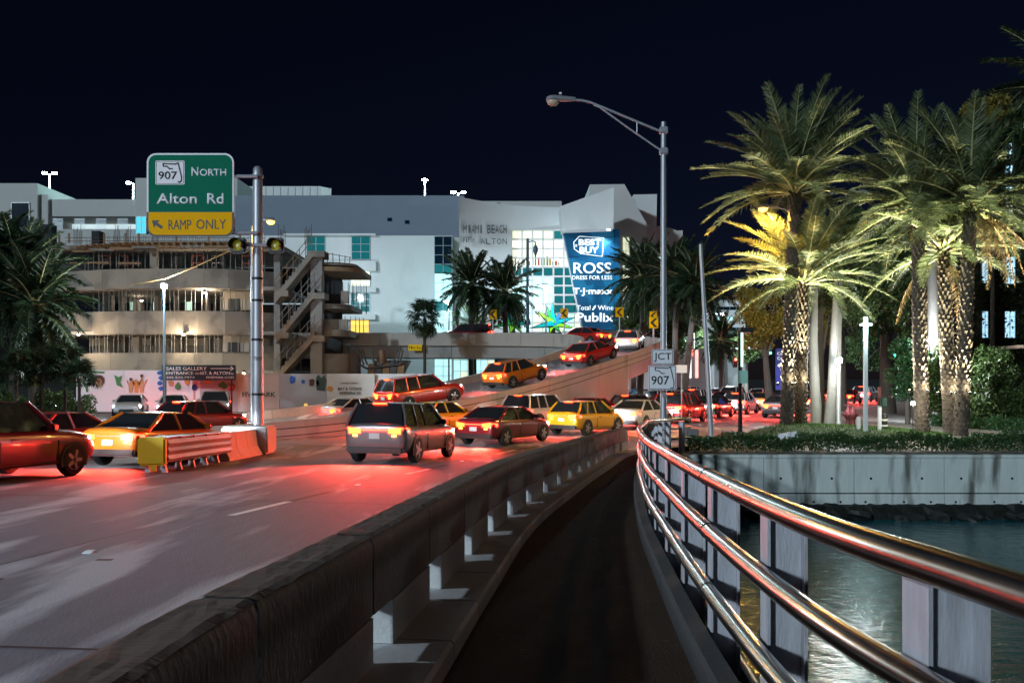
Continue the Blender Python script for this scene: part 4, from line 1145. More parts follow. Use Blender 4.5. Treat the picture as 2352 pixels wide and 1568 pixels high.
# chevrons on the outer parapet of the ramp
for i, (x, y, h, Y, lb) in enumerate(((1132, 722, 21, 76.2, 'leftmost'), (1296, 719, 21, 75.2, 'second from the left'), (1423, 717, 22, 70.6, 'third from the left, by the blue tower'), (1500.5, 725, 20, 63.5, 'upper one of the right-hand pair'), (1501.5, 741, 25, 60.5, 'lower one of the right-hand pair'))):
    c = thing('chevron_sign', 'yellow chevron sign on the ramp parapet, %s' % lb, 'road sign', P(x, 762, Y), 'chevron signs round the ramp')
    w = h * .42
    b = prism_px([(x - w, y - h / 2), (x + w, y - h / 2), (x + w, y + h / 2), (x - w, y + h / 2)], Y, .03).build('plate', M_signyel, c)
    prism_px([(x - w * .75, y), (x + w * .25, y - h * .42), (x + w * .85, y - h * .42), (x - w * .1, y), (x + w * .85, y + h * .42), (x + w * .25, y + h * .42)], Y - .012, .012).build('chevron', M_signblk, b)
    MB().tube([P(x, y + h / 2, Y + .06)[:], (PX(x, Y), Y + .06, PZ(800 if i > 2 else 778, Y))], .05, 6).build('post', M_galv, c)

# ================================================================== lamps
def head_cobra(parent, q, dirx, s=1.0, lens_m=None, m=M_pole):
    """cobra-head luminaire whose pipe end is at q, pointing along dirx (unit +-x)"""
    L = .97 * s
    prof = [(0, .06, .07), (.12, .085, .09), (.45, .12, .12), (.7, .17, .14), (.88, .17, .13), (.98, .11, .08), (1.0, .02, .02)]
    rows = []
    for t, hw_, hz in prof:
        x = q.x + dirx * L * t
        rows.append([(x, q.y + hw_ * s * math.cos(a), q.z + .02 + (hz * s * math.sin(a) if math.sin(a) > 0 else .06 * s * math.sin(a))) for a in np.linspace(0, 6.283, 15)[:-1]])
    h = MB(); h.grid(rows, closed=True); h.build('head', m, parent, True)
    rows = []
    for t, r in ((0, .155), (.06, .15), (.12, .12), (.16, .07), (.18, .01)):
        rows.append([(q.x + dirx * L * .76 + 1.35 * r * s * math.cos(a), q.y + r * s * math.sin(a), q.z - .03 * s - t * s) for a in np.linspace(0, 6.283, 15)[:-1]])
    MB().grid(rows, closed=True).build('lens', lens_m or M_clearlens, parent, True)
    return Vector((q.x + dirx * L * .76, q.y, q.z - .2 * s))
M_clearlens = mat('lamp_lens_off', (.62, .45, .32), .2)
YP = 27.2
lp = thing('street_lamp', 'tall grey street lamp with a long braced arm, unlit, at the end of the railing', 'street lamp', (PX(1524, YP), YP, LAND))
xq = PX(1524, YP)
MB().lathe([(.125, 0), (.12, .4), (.105, 3), (.085, PZ(281, YP) - LAND), (.02, PZ(279, YP) - LAND)], (xq, YP, LAND), 18).build('pole', M_pole, lp, True)
MB().bevel_box(xq - .22, xq + .22, YP - .22, YP + .22, LAND - .2, LAND + .12, .03).build('base', M_pole, lp)
arm = [P(1520, 303, YP), P(1440, 270, YP), P(1390, 249, YP), P(1358, 236, YP), P(1338, 231, YP), P(1322, 230, YP)]
MB().tube([p[:] for p in arm], .042, 10).build('arm', M_pole, lp, True)
MB().tube([P(1520, 347, YP)[:], P(1440, 292, YP)[:], P(1385, 252, YP)[:], P(1376, 246, YP)[:], P(1363, 241, YP)[:]], .032, 10).build('brace', M_pole, lp, True)
MB().tube([P(1463, 281, YP)[:], P(1463, 307, YP)[:]], .018, 8).build('strut', M_pole, lp, True)
for y in (300, 348): MB().bevel_box(xq - .13, xq + .13, YP - .13, YP + .13, PZ(y + 7, YP), PZ(y - 7, YP), .02).build('clamp', M_pole, lp)
head_cobra(lp, P(1322, 230, YP), -1)
MB().box(PX(1287, YP) - .04, PX(1287, YP) + .04, YP - .04, YP + .04, PZ(217, YP), PZ(213, YP)).build('photocell', M_white, lp)
MB().lathe([(.02, -.09), (.11, -.09), (.13, 0), (.11, .09), (.02, .09)], (0, 0, 0), 12).v
MB().bevel_box(xq - .09, xq + .09, YP - .2, YP - .1, PZ(911, YP), PZ(900, YP), .03).build('handhole', M_pole, lp)

M_sodium = emat('sodium_glow', (1, .42, .04), 9)
M_ledglow = emat('led_glow', (.75, .93, 1), 90)
def lit_lamp(label, hx, hy, pole_x, Y, power, col, lm, s=1.0, m=M_pole, size=.2, base=None, group='lit street lamps'):
    q = P(hx, hy, Y); xb = PX(pole_x, Y); dirx = 1 if q.x > xb else -1
    t = thing('street_lamp', label, 'street lamp', (xb, Y, base if base is not None else LAND), group)
    z0 = base if base is not None else LAND
    MB().lathe([(.10, 0), (.09, 2), (.07, q.z - z0 - .25), (.01, q.z - z0 - .2)], (xb, Y, z0), 12).build('pole', m, t, True)
    e = q - Vector((dirx * .74 * s, 0, -.05))
    MB().tube([(xb, Y, q.z - .3), (xb + (e.x - xb) * .5, Y, q.z - .02), e[:]], .035, 8).build('arm', m, t, True)
    c = head_cobra(t, e, dirx, s, lm, m)
    if col == SODIUM: add_light('lamp_light', 'SPOT', c + Vector((0, 0, -.05)), power, col, t, size, R(174), c + Vector((0, -.05, -3)), .12)
    else: add_light('lamp_light', 'POINT', c + Vector((0, -.12, -.25)), power, col, t, size)
    return t
lit_lamp('orange sodium street lamp burning just right of the sign pole', 622, 509, 579, 42, 2200, SODIUM, M_sodium)
lit_lamp('orange sodium street lamp burning in front of the tall lit palm', 1752, 480, 1817, 38.75, 6000, SODIUM, M_sodium)
lit_lamp('white street lamp before the glass atrium', 1255, 657, 1254, 80.5, 3800, COOL, M_ledglow, 1.3)
lit_lamp('small white lamp at the corner glazing of the shopping centre', 1025, 692, 1031, 82, 1000, CYAN, M_ledglow)
lit_lamp('far white street lamp over the avenue trees', 1660, 720, 1594, 120, 40000, COOL, M_ledglow, 1.6)
lit_lamp('white street lamp hidden between building site and shopping centre', 760, 640, 740, 82, 800, COOL, M_ledglow)  # lamp added out of sight to light the white facade
# unseen street lamp added on the left verge to light the near road
lq = Vector((-15.5, 3.0, 9.2))
t = thing('street_lamp', 'white street lamp on the left verge of the bridge, out of the picture', 'street lamp', (-17.5, 3.0, groad(3)), 'lit street lamps')
MB().lathe([(.12, 0), (.08, 9.2 - groad(3))], (-17.5, 3.0, groad(3)), 12).build('pole', M_pole, t, True)
MB().tube([(-17.5, 3, 9.0), (-16.6, 3, 9.25), (-16.24, 3, 9.25)], .04, 8).build('arm', M_pole, t, True)
head_cobra(t, Vector((-16.24, 3, 9.25)), 1, 1.0, M_ledglow)
add_light('lamp_light', 'POINT', lq + Vector((0, 0, -.4)), 4200, (.72, .86, 1), t, .2)
# blue-grey LED lamp standing before the building site
def post_lamp(label, x, y, Y, power, col, r=.11, m=None, lm=None, base=LAND, group='lit street lamps', pole_r=.07, cap=True):
    q = P(x, y, Y); m = m or M_pole
    t = thing('street_lamp', label, 'street lamp', (q.x, Y, base), group)
    MB().lathe([(pole_r * 1.6, 0), (pole_r * 1.5, .3), (pole_r, .35), (pole_r * .8, q.z - base - .15), (.02, q.z - base - .12)], (q.x, Y, base), 12).build('pole', m, t, True)
    MB().lathe([(.03, -.16), (r * .9, -.10), (r, 0), (r * .8, .08), (.03, .12)], q, 14).build('globe', lm or M_ledglow, t, True)
    if cap: MB().lathe([(.03, .2), (r * 1.3, .11), (r * 1.35, .09), (.03, .10)], q, 14).build('cap', m, t, True)
    add_light('lamp_light', 'POINT', q + Vector((0, -r - .25, 0)), power, col, t, .2)
    return t
M_bluepole = mat('blue_grey_pole', (.10, .16, .22), .45, .3)
post_lamp('bright white lamp on a blue-grey pole before the building site', 377, 657, 46, 2600, COOL, .16, M_bluepole)
post_lamp('brilliant white post lamp on the lawn between the palm trunks', 1926, 828, 40.2, 1000, (.95, 1, .95), .17, M_pole)
for (x, y, Y, lb, dbl) in ((114, 400, 106, 'leftmost roof lamp with two bright heads on the car park', 1), (306, 422, 106, 'roof lamp with two bright heads left of the green sign', 1), (976, 415, 106, 'roof lamp with a round bright head above the long white wall', 0), (1053, 444, 101, 'low roof lamp at the corner of the curved white screen', 1)):
    q = P(x, y, Y); t = thing('roof_lamp', lb, 'lamp', (q.x, Y, PZ(470, Y)), 'lamps on the car park roof')
    MB().tube([(q.x, Y, PZ(475, Y)), (q.x, Y, q.z)], .11, 8).build('pole', M_white, t, True)
    for sx in ((-.62, .62) if dbl else (0,)):
        MB().lathe([(.05, .16), (.3, .09), (.42 if not dbl else .30, -.02), (.28, -.08), (.05, -.1)], (q.x + sx, Y, q.z + .1), 14).build('head', M_ledglow, t, True)
    add_light('lamp_light', 'POINT', q + Vector((0, -1.2, -.4)), 1500, CYAN, t, .4)
# dark ornamental lamp post in front of the atrium
Yo = 77.5
t = thing('lamp_post', 'dark unlit ornamental lamp post with a hanging lantern before the atrium', 'lamp post', (PX(1212, Yo), Yo, LAND))
MB().lathe([(.16, 0), (.15, 8), (.13, PZ(552, Yo) - LAND), (.16, PZ(551, Yo) - LAND), (.05, PZ(547, Yo) - LAND)], (PX(1212, Yo), Yo, LAND), 10).build('post', M_bluepole, t, True)
MB().tube([P(1212, 557, Yo)[:], P(1222, 554, Yo)[:], P(1229, 555, Yo)[:], P(1230, 562, Yo)[:]], .07, 6).build('arm', M_bluepole, t, True)
MB().lathe([(.05, .35), (.2, .1), (.24, -.25), (.12, -.55), (.03, -.9)], P(1230, 570, Yo), 10).build('lantern', M_bluepole, t, True)
lit_lamp('slim path lamp with a small white head behind the leaning-base palm', 2149, 783, 2138, 44, 2600, (.85, .92, 1), M_ledglow, .7)
# plaza furniture on the right
Yp = 34.5
t = thing('plaza_light', 'slim white light post with a glowing crossbar on the plaza edge', 'lamp post', (PX(1988, Yp), Yp, LAND))
MB().bevel_box(PX(1984, Yp), PX(1992.5, Yp), Yp - .06, Yp + .08, LAND, PZ(727, Yp), .015).build('post', M_white, t)
MB().bevel_box(PX(1976, Yp), PX(2001, Yp), Yp - .16, Yp + .10, PZ(748, Yp), PZ(743, Yp), .02).build('crossbar', emat('crossbar_glow', (.45, .95, 1), 3), t)
add_light('lamp_light', 'POINT', P(1988, 752, Yp - .4), 130, (.6, .95, 1), t, .15)
Yb = 35.5
solo(MB().bevel_box(PX(1969.5, Yb), PX(1977, Yb), Yb, Yb + .13, LAND, PZ(957, Yb), .02), 'bollard', M_white, 'short white bollard left of the slim plaza light', 'bollard', base=(PX(1973, Yb), Yb, LAND))
t = thing('call_post', 'white post with dark call box on the plaza edge', 'post', (PX(2021, Yb), Yb, LAND))
MB().box(PX(2018, Yb), PX(2025, Yb), Yb, Yb + .1, LAND, PZ(932, Yb)).build('post', M_white, t); MB().box(PX(2018, Yb), PX(2024, Yb), Yb, Yb + .1, PZ(931, Yb), PZ(888, Yb)).build('upper_post', mat('maroon_paint', (.12, .02, .02), .5), t)
MB().bevel_box(PX(2020, Yb), PX(2033, Yb), Yb - .2, Yb - .02, PZ(933, Yb), PZ(913, Yb), .03).build('call_box', mat('dark_green_paint', (.01, .06, .04), .5), t)
t = thing('litter_bin', 'small dark litter bin with pale bands beside the white call post', 'bin', (PX(2029, Yb + 1), Yb + 1, LAND))
MB().lathe([(.15, 0.05), (.17, .1), (.17, .75), (.12, .85), (.02, .88)], (PX(2029, Yb + 1), Yb + 1, LAND), 12).build('body', M_black, t, True)
for z in (.35, .6): MB().lathe([(.172, -.04), (.178, -.04), (.178, .04), (.172, .04)], (PX(2029, Yb + 1), Yb + 1, LAND + z), 12).build('band', M_white, t)
M_maroon = mat('maroon_iron', (.16, .03, .04), .45, .2, var=.2, scale=8)
for (x, lb) in ((1948, 'left one of two maroon standpipe hydrants on the lawn'), (1959, 'right one of two maroon standpipe hydrants on the lawn')):
    Y = 40.5 - (x - 1948) * .05; c = Vector((PX(x, Y), Y, LAND))
    t = thing('hydrant', lb, 'hydrant', c, 'standpipe hydrants')
    MB().lathe([(.12, 0), (.1, .05), (.1, .42), (.17, .5), (.19, .7), (.15, .86), (.07, .95), (.06, 1.1), (.03, 1.15)], c, 12).build('barrel', M_maroon, t, True)
    MB().tube([c + Vector((-.26, 0, .66)), c + Vector((.26, 0, .66))], .07, 8).build('outlet', M_maroon, t, True)
    MB().tube([c + Vector((-.2, -.02, 1.12)), c + Vector((.2, -.02, 1.14))], .025, 6).build('valve_handle', M_maroon, t, True)
    MB().tube([c + Vector((0, -.02, 1.1)), c + Vector((0, -.02, 1.42))], .022, 6).build('stem', M_maroon, t, True)
Yl = 33.5
mast = solo(MB().tube([P(1634, 1008, Yl)[:], P(1626, 860, Yl)[:], P(1609, 561, Yl)[:]], [.11, .10, .07], 12), 'leaning_mast', M_pole, 'bare grey mast leaning to the left behind the railing', 'mast', smooth=True, base=P(1634, 1008, Yl))
t = thing('utility_pole', 'dark utility pole with a glowing green-white strip and meter box', 'pole', (PX(1700, 36.5), 36.5, LAND))
MB().lathe([(.10, 0), (.09, 3), (.09, PZ(758, 36.5) - LAND)], (PX(1700, 36.5), 36.5, LAND), 10).build('pole', M_black, t, True)
MB().box(PX(1700, 36.5), PX(1705, 36.5), 36.36, 36.40, PZ(842, 36.5), PZ(762, 36.5)).build('light_strip', emat('strip_glow', (.55, 1, .80), 1.6), t)
MB().bevel_box(PX(1697, 36.5), PX(1727, 36.5), 36.2, 36.7, PZ(764, 36.5), PZ(753, 36.5), .03).build('head', M_black, t)
MB().bevel_box(PX(1692, 36.5), PX(1713, 36.5), 36.15, 36.35, PZ(880, 36.5), PZ(851, 36.5), .02).build('meter_box', mat('mint_paint', (.30, .55, .48), .5), t)
# white back of a small sign on a tilted post at the hedge
Yt = 28.6
t = thing('small_sign', 'back of a small white sign on a tilted post at the hedge', 'road sign', P(1815, 1040, Yt))
prism_px([(1788, 996), (1830, 990), (1832, 1008), (1789, 1014)], Yt, .03).build('plate', M_signwhite, t)
prism_px([(1800, 1012), (1824, 1009), (1824, 1021), (1801, 1022)], Yt - .02, .015).build('lower_plate', mat('blue_plate', (.05, .35, .55), .5), t)
MB().prism([P(1808, 992, Yt - .05)[:], P(1815, 991, Yt - .05)[:], P(1822, 1045, Yt - .05)[:], P(1815, 1046, Yt - .05)[:]], (0, .04, 0)).build('post', M_white, t)
t = thing('banner_sign', 'blue wayfinding banner with a white arrow left of the palm trunks', 'sign', P(1788, 900, 60))
prism_px([(1782, 800), (1812, 800), (1812, 895), (1782, 895)], 60, .1).build('board', mat('banner_blue', (.03, .06, .42), .5), t)
prism_px([(1785, 839), (1791, 834), (1791, 837), (1799, 837), (1799, 841), (1791, 841), (1791, 844)], 59.97, .02).build('arrow', M_signlit, t)
text_mesh('lettering', 'Co', M_signlit, 1785.5, 1797, 808, 815, 59.98, .01, 0, t); text_mesh('lettering', 'Ce', M_signlit, 1785.5, 1797, 819, 826, 59.98, .01, 0, t)
MB().box(PX(1795, 60), PX(1799, 60), 60.1, 60.2, LAND, PZ(895, 60)).build('post', M_black, t)
t = thing('notice_sign', 'small white notice board behind the 907 sign', 'sign', P(1566, 900, 40))
prism_px([(1553, 838), (1578, 838), (1578, 856), (1553, 856)], 40, .04).build('board', M_signwhite, t); MB().box(PX(1565, 40), PX(1567, 40), 40.05, 40.1, LAND, PZ(856, 40)).build('post', M_galv, t)
solo(MB().bevel_box(PX(1577, 31), PX(1606, 31), 31, 31.5, LAND - .1, PZ(985, 31), .04), 'concrete_block', M_barrier, 'low concrete block just past the end of the railing', 'concrete block', base=(PX(1590, 31), 31, LAND))
# traffic signals
def signal(label, x, y, Y, lens, arm_to=None, h=1.0, group='traffic signals'):
    q = P(x, y, Y); t = thing('traffic_signal', label, 'traffic light', q, group)
    MB().bevel_box(q.x - .19, q.x + .19, q.y, q.y + .2, q.z - .7, q.z + .35, .04).build('housing', M_black, t)
    for k, (nm, c) in enumerate((('red', (1, .04, .02)), ('amber', (1, .5, .03)), ('green', (.02, .95, .75)))):
        on = nm == lens
        m = emat('signal_' + nm, c, 25) if on else M_black
        zc = q.z + .18 - k * .33
        l_ = MB(); l_.add([(q.x, q.y - .05, zc)] + [(q.x + .14 * math.cos(a), q.y - .01, zc + .14 * math.sin(a)) for a in np.linspace(0, 6.283, 13)[:-1]], [(0, i + 1, (i + 1) % 12 + 1) for i in range(12)]); l_.build(nm + '_lens', m, t)
        if on: add_light('lamp_light', 'POINT', Vector((q.x, q.y - .5, zc)), 60, c, t, .12)
    if arm_to:
        MB().tube([(q.x, Y + .3, q.z), P(arm_to, y + 3, Y + .3)[:]], .09, 8).build('mast_arm', M_galv, t); xx = PX(arm_to, Y)
        MB().lathe([(.16, 0), (.12, 7.5)], (xx, Y + .3, LAND), 10).build('mast', M_galv, t, True)
signal('red traffic signal on the mast arm above the avenue', 1755, 799, 118, 'red', 1640)
signal('green traffic signal beside the red one above the avenue', 1770, 803, 118.6, 'green')
signal('brilliant green traffic signal on the right between the trees', 2055, 806, 96, 'green', 2120)
signal('red pedestrian signal low on the left of the avenue', 1690, 829, 92, 'red')
# wire, the orange lamp glow put into its colour
solo(MB().tube([P(582, 549, 42)[:], P(530, 575, 43)[:], P(450, 612, 44.6)[:], P(378, 641, 46)[:], P(300, 655, 48)[:]], .022, 6), 'overhead_wire', mat('wire_orange_lamp_glow', (.75, .45, .15), .4, .6), 'thin overhead wire sloping from the sodium lamp down to the white lamp', 'wire')

# ================================================================== star-shaped sculptures (plain generic bursts)
def burst(label, cx_, cy_, Y, spikes):
    t = thing('star_sculpture', label, 'sculpture', P(cx_, 775, Y), 'coloured star sculptures')
    for i, (tx, ty, w, col) in enumerate(spikes):
        m = mat('enamel_%s' % col[0], col[1], .3, coat=.4)
        d = Vector((tx - cx_, ty - cy_)); n = Vector((-d.y, d.x)).normalized() * w
        prism_px([(cx_ - n.x, cy_ - n.y), (tx, ty), (cx_ + n.x, cy_ + n.y)], Y + i * .03, .5).build('spike_edge', M_signblk, t)
        n2 = n * .72; tip = Vector((cx_, cy_)) + d * .86
        prism_px([(cx_ - n2.x, cy_ - n2.y), (tip.x, tip.y), (cx_ + n2.x, cy_ + n2.y)], Y - .05 + i * .03 - .02 * i, .04).build('spike', m, t)
    MB().tube([P(cx_, cy_ + 8, Y + .3)[:], P(cx_, 800, Y + .3)[:], (PX(cx_, Y), Y + .3, LAND)], .25, 8).build('stand', M_signblk, t)
LIME, GREEN_, TEAL, BLUE_, PINK = ('lime', (.25, .62, .03)), ('green', (.02, .38, .08)), ('teal', (.0, .34, .38)), ('blue', (.02, .16, .65)), ('pink', (.60, .10, .45))
burst('left star sculpture in green, lilac and teal before the atrium', 1178, 738, 82, [(1128, 752, 9, GREEN_), (1138, 712, 9, TEAL), (1160, 700, 10, TEAL), (1186, 694, 12, LIME), (1210, 698, 9, PINK), (1222, 745, 9, TEAL), (1172, 770, 12, LIME), (1200, 766, 9, GREEN_)])
burst('right star sculpture in green, blue and teal before the atrium', 1270, 742, 82, [(1214, 754, 9, TEAL), (1232, 712, 10, LIME), (1255, 700, 10, GREEN_), (1268, 692, 11, TEAL), (1302, 706, 10, BLUE_), (1324, 728, 10, TEAL), (1328, 755, 8, LIME), (1262, 768, 12, LIME), (1290, 766, 9, GREEN_)])

# ================================================================== buildings at the right and far behind
YI = 52.0
ivy_b = thing('ivy_building', 'dark building covered in climbing plants at the right edge with tall lit windows', 'building', (PX(2300, YI), YI, LAND))
MB().box(PX(2262, YI), PX(2720, YI), YI, YI + 3, LAND - .1, PZ(230, YI)).build('wall', mat('dark_trellis_wall', (.03, .035, .03), .9, var=.4, scale=1), ivy_b)
M_bluewin = mat('lit_blue_window', (.3, .5, .6), .3, emit=(.45, .78, 1), estr=1.2)
for (x0, x1, y0, y1) in ((2254, 2268, 715, 776), (2306, 2330, 715, 776), (2308, 2330, 590, 652), (2254, 2268, 590, 650), (2308, 2324, 330, 402), (2308, 2324, 430, 520), (2312, 2320, 930, 1000)):
    window(ivy_b, x0, x1, y0, y1, YI - .02, 2, 5, M_bluewin, .8)
MB().box(PX(2282, YI), PX(2600, YI), YI - 3, YI, PZ(803, YI), PZ(796, YI)).build('canopy', mat('cream_canopy', (.75, .60, .45), .6), ivy_b)
for (x0, x1, y0, Y, lb, m) in ((1600, 1640, 655, 175, 'far grey office block behind the palms', M_stucco2), (1640, 1712, 692, 180, 'far pale block with a flat roof behind the avenue trees', M_stucco), (1480, 1600, 735, 170, 'far low block glimpsed between the palm trunks', M_stucco2)):
    t = thing('far_building', lb, 'building', (PX((x0 + x1) / 2, Y), Y, LAND), 'far buildings along the avenue')
    box_px('wall', x0, x1, y0, 905, Y, 18, m, t)
    box_px('roof_edge', x0 - 1, x1 + 1, y0 - 3, y0 - .2, Y - .3, 18.4, M_stucco, t)
    for k in range(3):
        window(t, x0 + 6, x1 - 6, y0 + 12 + k * 24, y0 + 20 + k * 24, Y - .05, 4, 1, M_litcyan if k == 1 else M_navyglass, .6)
# lit shop front far along the avenue
t = thing('shop_front', 'small lit shop front with a red sign far along the avenue', 'shop', (PX(1590, 110), 110, LAND))
box_px('wall', 1560, 1625, 800, 915, 110, 6, M_stucco2, t); box_px('sign', 1577, 1592, 803, 817, 109.9, .08, emat('shop_red', (1, .12, .06), 2.2), t)
window(t, 1575, 1588, 820, 868, 109.9, 2, 2, emat('shop_glow', (.95, 1, 1), 2.0), .8); window(t, 1596, 1604, 803, 868, 109.9, 1, 3, emat('shop_red2', (1, .45, .40), 1.6), .8)

# ================================================================== plants
def leaf_mat(name, col, col2, rough=.45):
    m = mat(name, col, rough, spec=.4)
    n, l = m.node_tree.nodes, m.node_tree.links; b = n['Principled BSDF']
    gi = n.new('ShaderNodeNewGeometry'); oi = n.new('ShaderNodeObjectInfo'); ad = n.new('ShaderNodeMath'); ad.operation = 'ADD'
    fr = n.new('ShaderNodeMath'); fr.operation = 'FRACT'
    l.new(gi.outputs['Random Per Island'], ad.inputs[0]); l.new(oi.outputs['Random'], ad.inputs[1]); l.new(ad.outputs[0], fr.inputs[0])
    mx = n.new('ShaderNodeMix'); mx.data_type = 'RGBA'; mx.inputs['A'].default_value = (*col, 1); mx.inputs['B'].default_value = (*col2, 1)
    l.new(fr.outputs[0], mx.inputs['Factor']); l.new(mx.outputs['Result'], b.inputs['Base Color'])
    tr = n.new('ShaderNodeBsdfTranslucent'); l.new(mx.outputs['Result'], tr.inputs['Color'])
    ms = n.new('ShaderNodeMixShader'); ms.inputs[0].default_value = .22
    l.new(b.outputs[0], ms.inputs[1]); l.new(tr.outputs[0], ms.inputs[2]); l.new(ms.outputs[0], n['Material Output'].inputs['Surface'])
    return m
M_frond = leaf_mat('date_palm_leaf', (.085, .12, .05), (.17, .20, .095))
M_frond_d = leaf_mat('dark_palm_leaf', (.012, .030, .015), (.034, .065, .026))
M_dead = leaf_mat('dry_frond', (.22, .14, .06), (.32, .22, .12))
M_rachis = mat('frond_stem', (.40, .38, .17), .5)
M_trunk = mat('palm_trunk', (.045, .034, .026), .85, var=.4, scale=6, bump=.8, bscale=14)
M_boot = mat('palm_leaf_bases', (.068, .053, .038), .8, var=.45, scale=7, bump=.5, bscale=30)
M_royal = mat('royal_palm_trunk', (.22, .21, .19), .8, var=.18, scale=3, stretch=(1, 1, 4))
M_bark = mat('tree_bark', (.10, .085, .07), .9, var=.35, scale=5, bump=.8, bscale=16, stretch=(1, 1, .3))
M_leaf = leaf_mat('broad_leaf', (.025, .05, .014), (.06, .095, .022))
M_leafy = leaf_mat('golden_lit_leaf', (.17, .15, .02), (.26, .20, .035))  # gold of the sodium light put into the leaf colour
M_hedge = leaf_mat('hedge_leaf', (.02, .065, .022), (.045, .11, .035), .3)
M_ivy = leaf_mat('ivy_leaf', (.022, .04, .012), (.06, .07, .018))

def frond_mesh(L, droop, lift, nleaf, leaf_l, m, seed, vee=.55, sag=.5, wfac=1.0):
    """feather leaf along +x, arching down by droop; leaflets in a shallow V, tips hanging"""
    r = np.random.default_rng(seed); V = []; F = []
    def rp(t): return np.array([L * (t - .10 * droop * t * t), 0, L * (lift * t - droop * t * t)])
    def rt(t):
        d = rp(min(1, t + .01)) - rp(max(0, t - .01)); return d / np.linalg.norm(d)
    # stem
    n = 10; prev = None
    for i in range(n + 1):
        t = i / n; p = rp(t); w = .055 * (1 - t) + .008
        b = len(V); V += [p + np.array([0, -w, 0]), p + np.array([0, w, 0]), p + np.array([0, 0, -w * .8])]
        if prev is not None:
            for k in range(3): F.append((prev + k, prev + (k + 1) % 3, b + (k + 1) % 3, b + k))
        prev = b
    nst = len(F)
    for i in range(nleaf):
        t = .16 + .84 * (i + r.uniform(-.3, .3)) / nleaf
        t = min(max(t, .12), 1)
        p = rp(t); d = rt(t); up = np.cross(np.array([0, 1, 0]), d); up = -up if up[2] < 0 else up
        ll = leaf_l * (math.sin(math.pi * min(1, .22 + .72 * t)) ** .8) * r.uniform(.85, 1.1)
        for sgn in (-1, 1):
            side = np.array([0, sgn, 0.0])
            ang = vee * r.uniform(.5, 1.35)
            fw = .36 + .62 * t
            q = d * fw + side * 1.0 + up * ang; q = q / np.linalg.norm(q)
            tip = p + q * ll + np.array([0, 0, -sag * ll * r.uniform(.1, .7)])
            mid = p + q * ll * .5 + np.array([0, 0, -.04 * ll])
            w = .030 * wfac * (1.1 - .3 * t)
            wv = d * w + up * w * r.uniform(-.8, .8)
            b = len(V); V += [p - wv * .6, p + wv * .6, mid + wv, tip, mid - wv]
            F.append((b, b + 1, b + 2, b + 4)); F.append((b + 4, b + 2, b + 3, b + 3))
    me = bpy.data.meshes.new('frond')
    F2 = [tuple(dict.fromkeys(f)) for f in F]
    me.from_pydata([tuple(v) for v in V], [], F2); me.materials.append(M_rachis); me.materials.append(m)
    me.polygons.foreach_set('material_index', [0] * nst + [1] * (len(F2) - nst)); me.update()
    return me
def frond_set(m, L, nleaf, leaf_l, seed, wf=1.0):
    return [frond_mesh(L, d, l, nleaf, leaf_l, m, seed + i, vee=v, sag=sg, wfac=wf) for i, (d, l, v, sg) in enumerate(((.32, .09, .42, .4), (.42, .13, .40, .5), (.50, .16, .38, .6), (.36, .08, .45, .5)))]
FR_BIG = frond_set(M_frond, 1.0 * 4.5, 74, .70, 10)
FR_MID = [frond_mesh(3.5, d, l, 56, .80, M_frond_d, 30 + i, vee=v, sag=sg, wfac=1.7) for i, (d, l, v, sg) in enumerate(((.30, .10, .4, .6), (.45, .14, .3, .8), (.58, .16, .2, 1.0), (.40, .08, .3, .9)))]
FR_DEAD = [frond_mesh(3.2, .5, -.05, 40, .4, M_dead, 77, vee=.1, sag=1.2), frond_mesh(2.8, .6, -.1, 36, .35, M_dead, 78, vee=.05, sag=1.3)]
def boots(mb, c0, c1, r0, r1, z0, z1, step=.20, per=9, sc=1.0):
    """pruned leaf bases set round the trunk in a spiral"""
    n = int((z1 - z0) / step)
    for i in range(n):
        t = i / max(1, n - 1); z = z0 + (z1 - z0) * t; r = r0 + (r1 - r0) * t; cx = c0[0] + (c1[0] - c0[0]) * t; cy = c0[1] + (c1[1] - c0[1]) * t
        for k in range(per):
            a = 2 * math.pi * (k + .5 * (i % 2)) / per + i * .07 + random.uniform(-.05, .05)
            ca, sa = math.cos(a), math.sin(a); w = .5 * 2 * math.pi * r / per * .62; h = step * random.uniform(.55, 1.25); o = random.uniform(.02, .085) * sc
            tx, ty = -sa, ca
            def pt(rr, u, dz): return (cx + ca * rr + tx * u, cy + sa * rr + ty * u, z + dz)
            b = len(mb.v)
            mb.v += [pt(r - .01, -w, 0), pt(r - .01, w, 0), pt(r + o, w * .8, h), pt(r + o, -w * .8, h), pt(r - .01, -w * .8, h + .02), pt(r - .01, w * .8, h + .02)]
            mb.f += [(b, b + 1, b + 2, b + 3), (b + 3, b + 2, b + 5, b + 4), (b, b + 3, b + 4), (b + 1, b + 5, b + 2)]
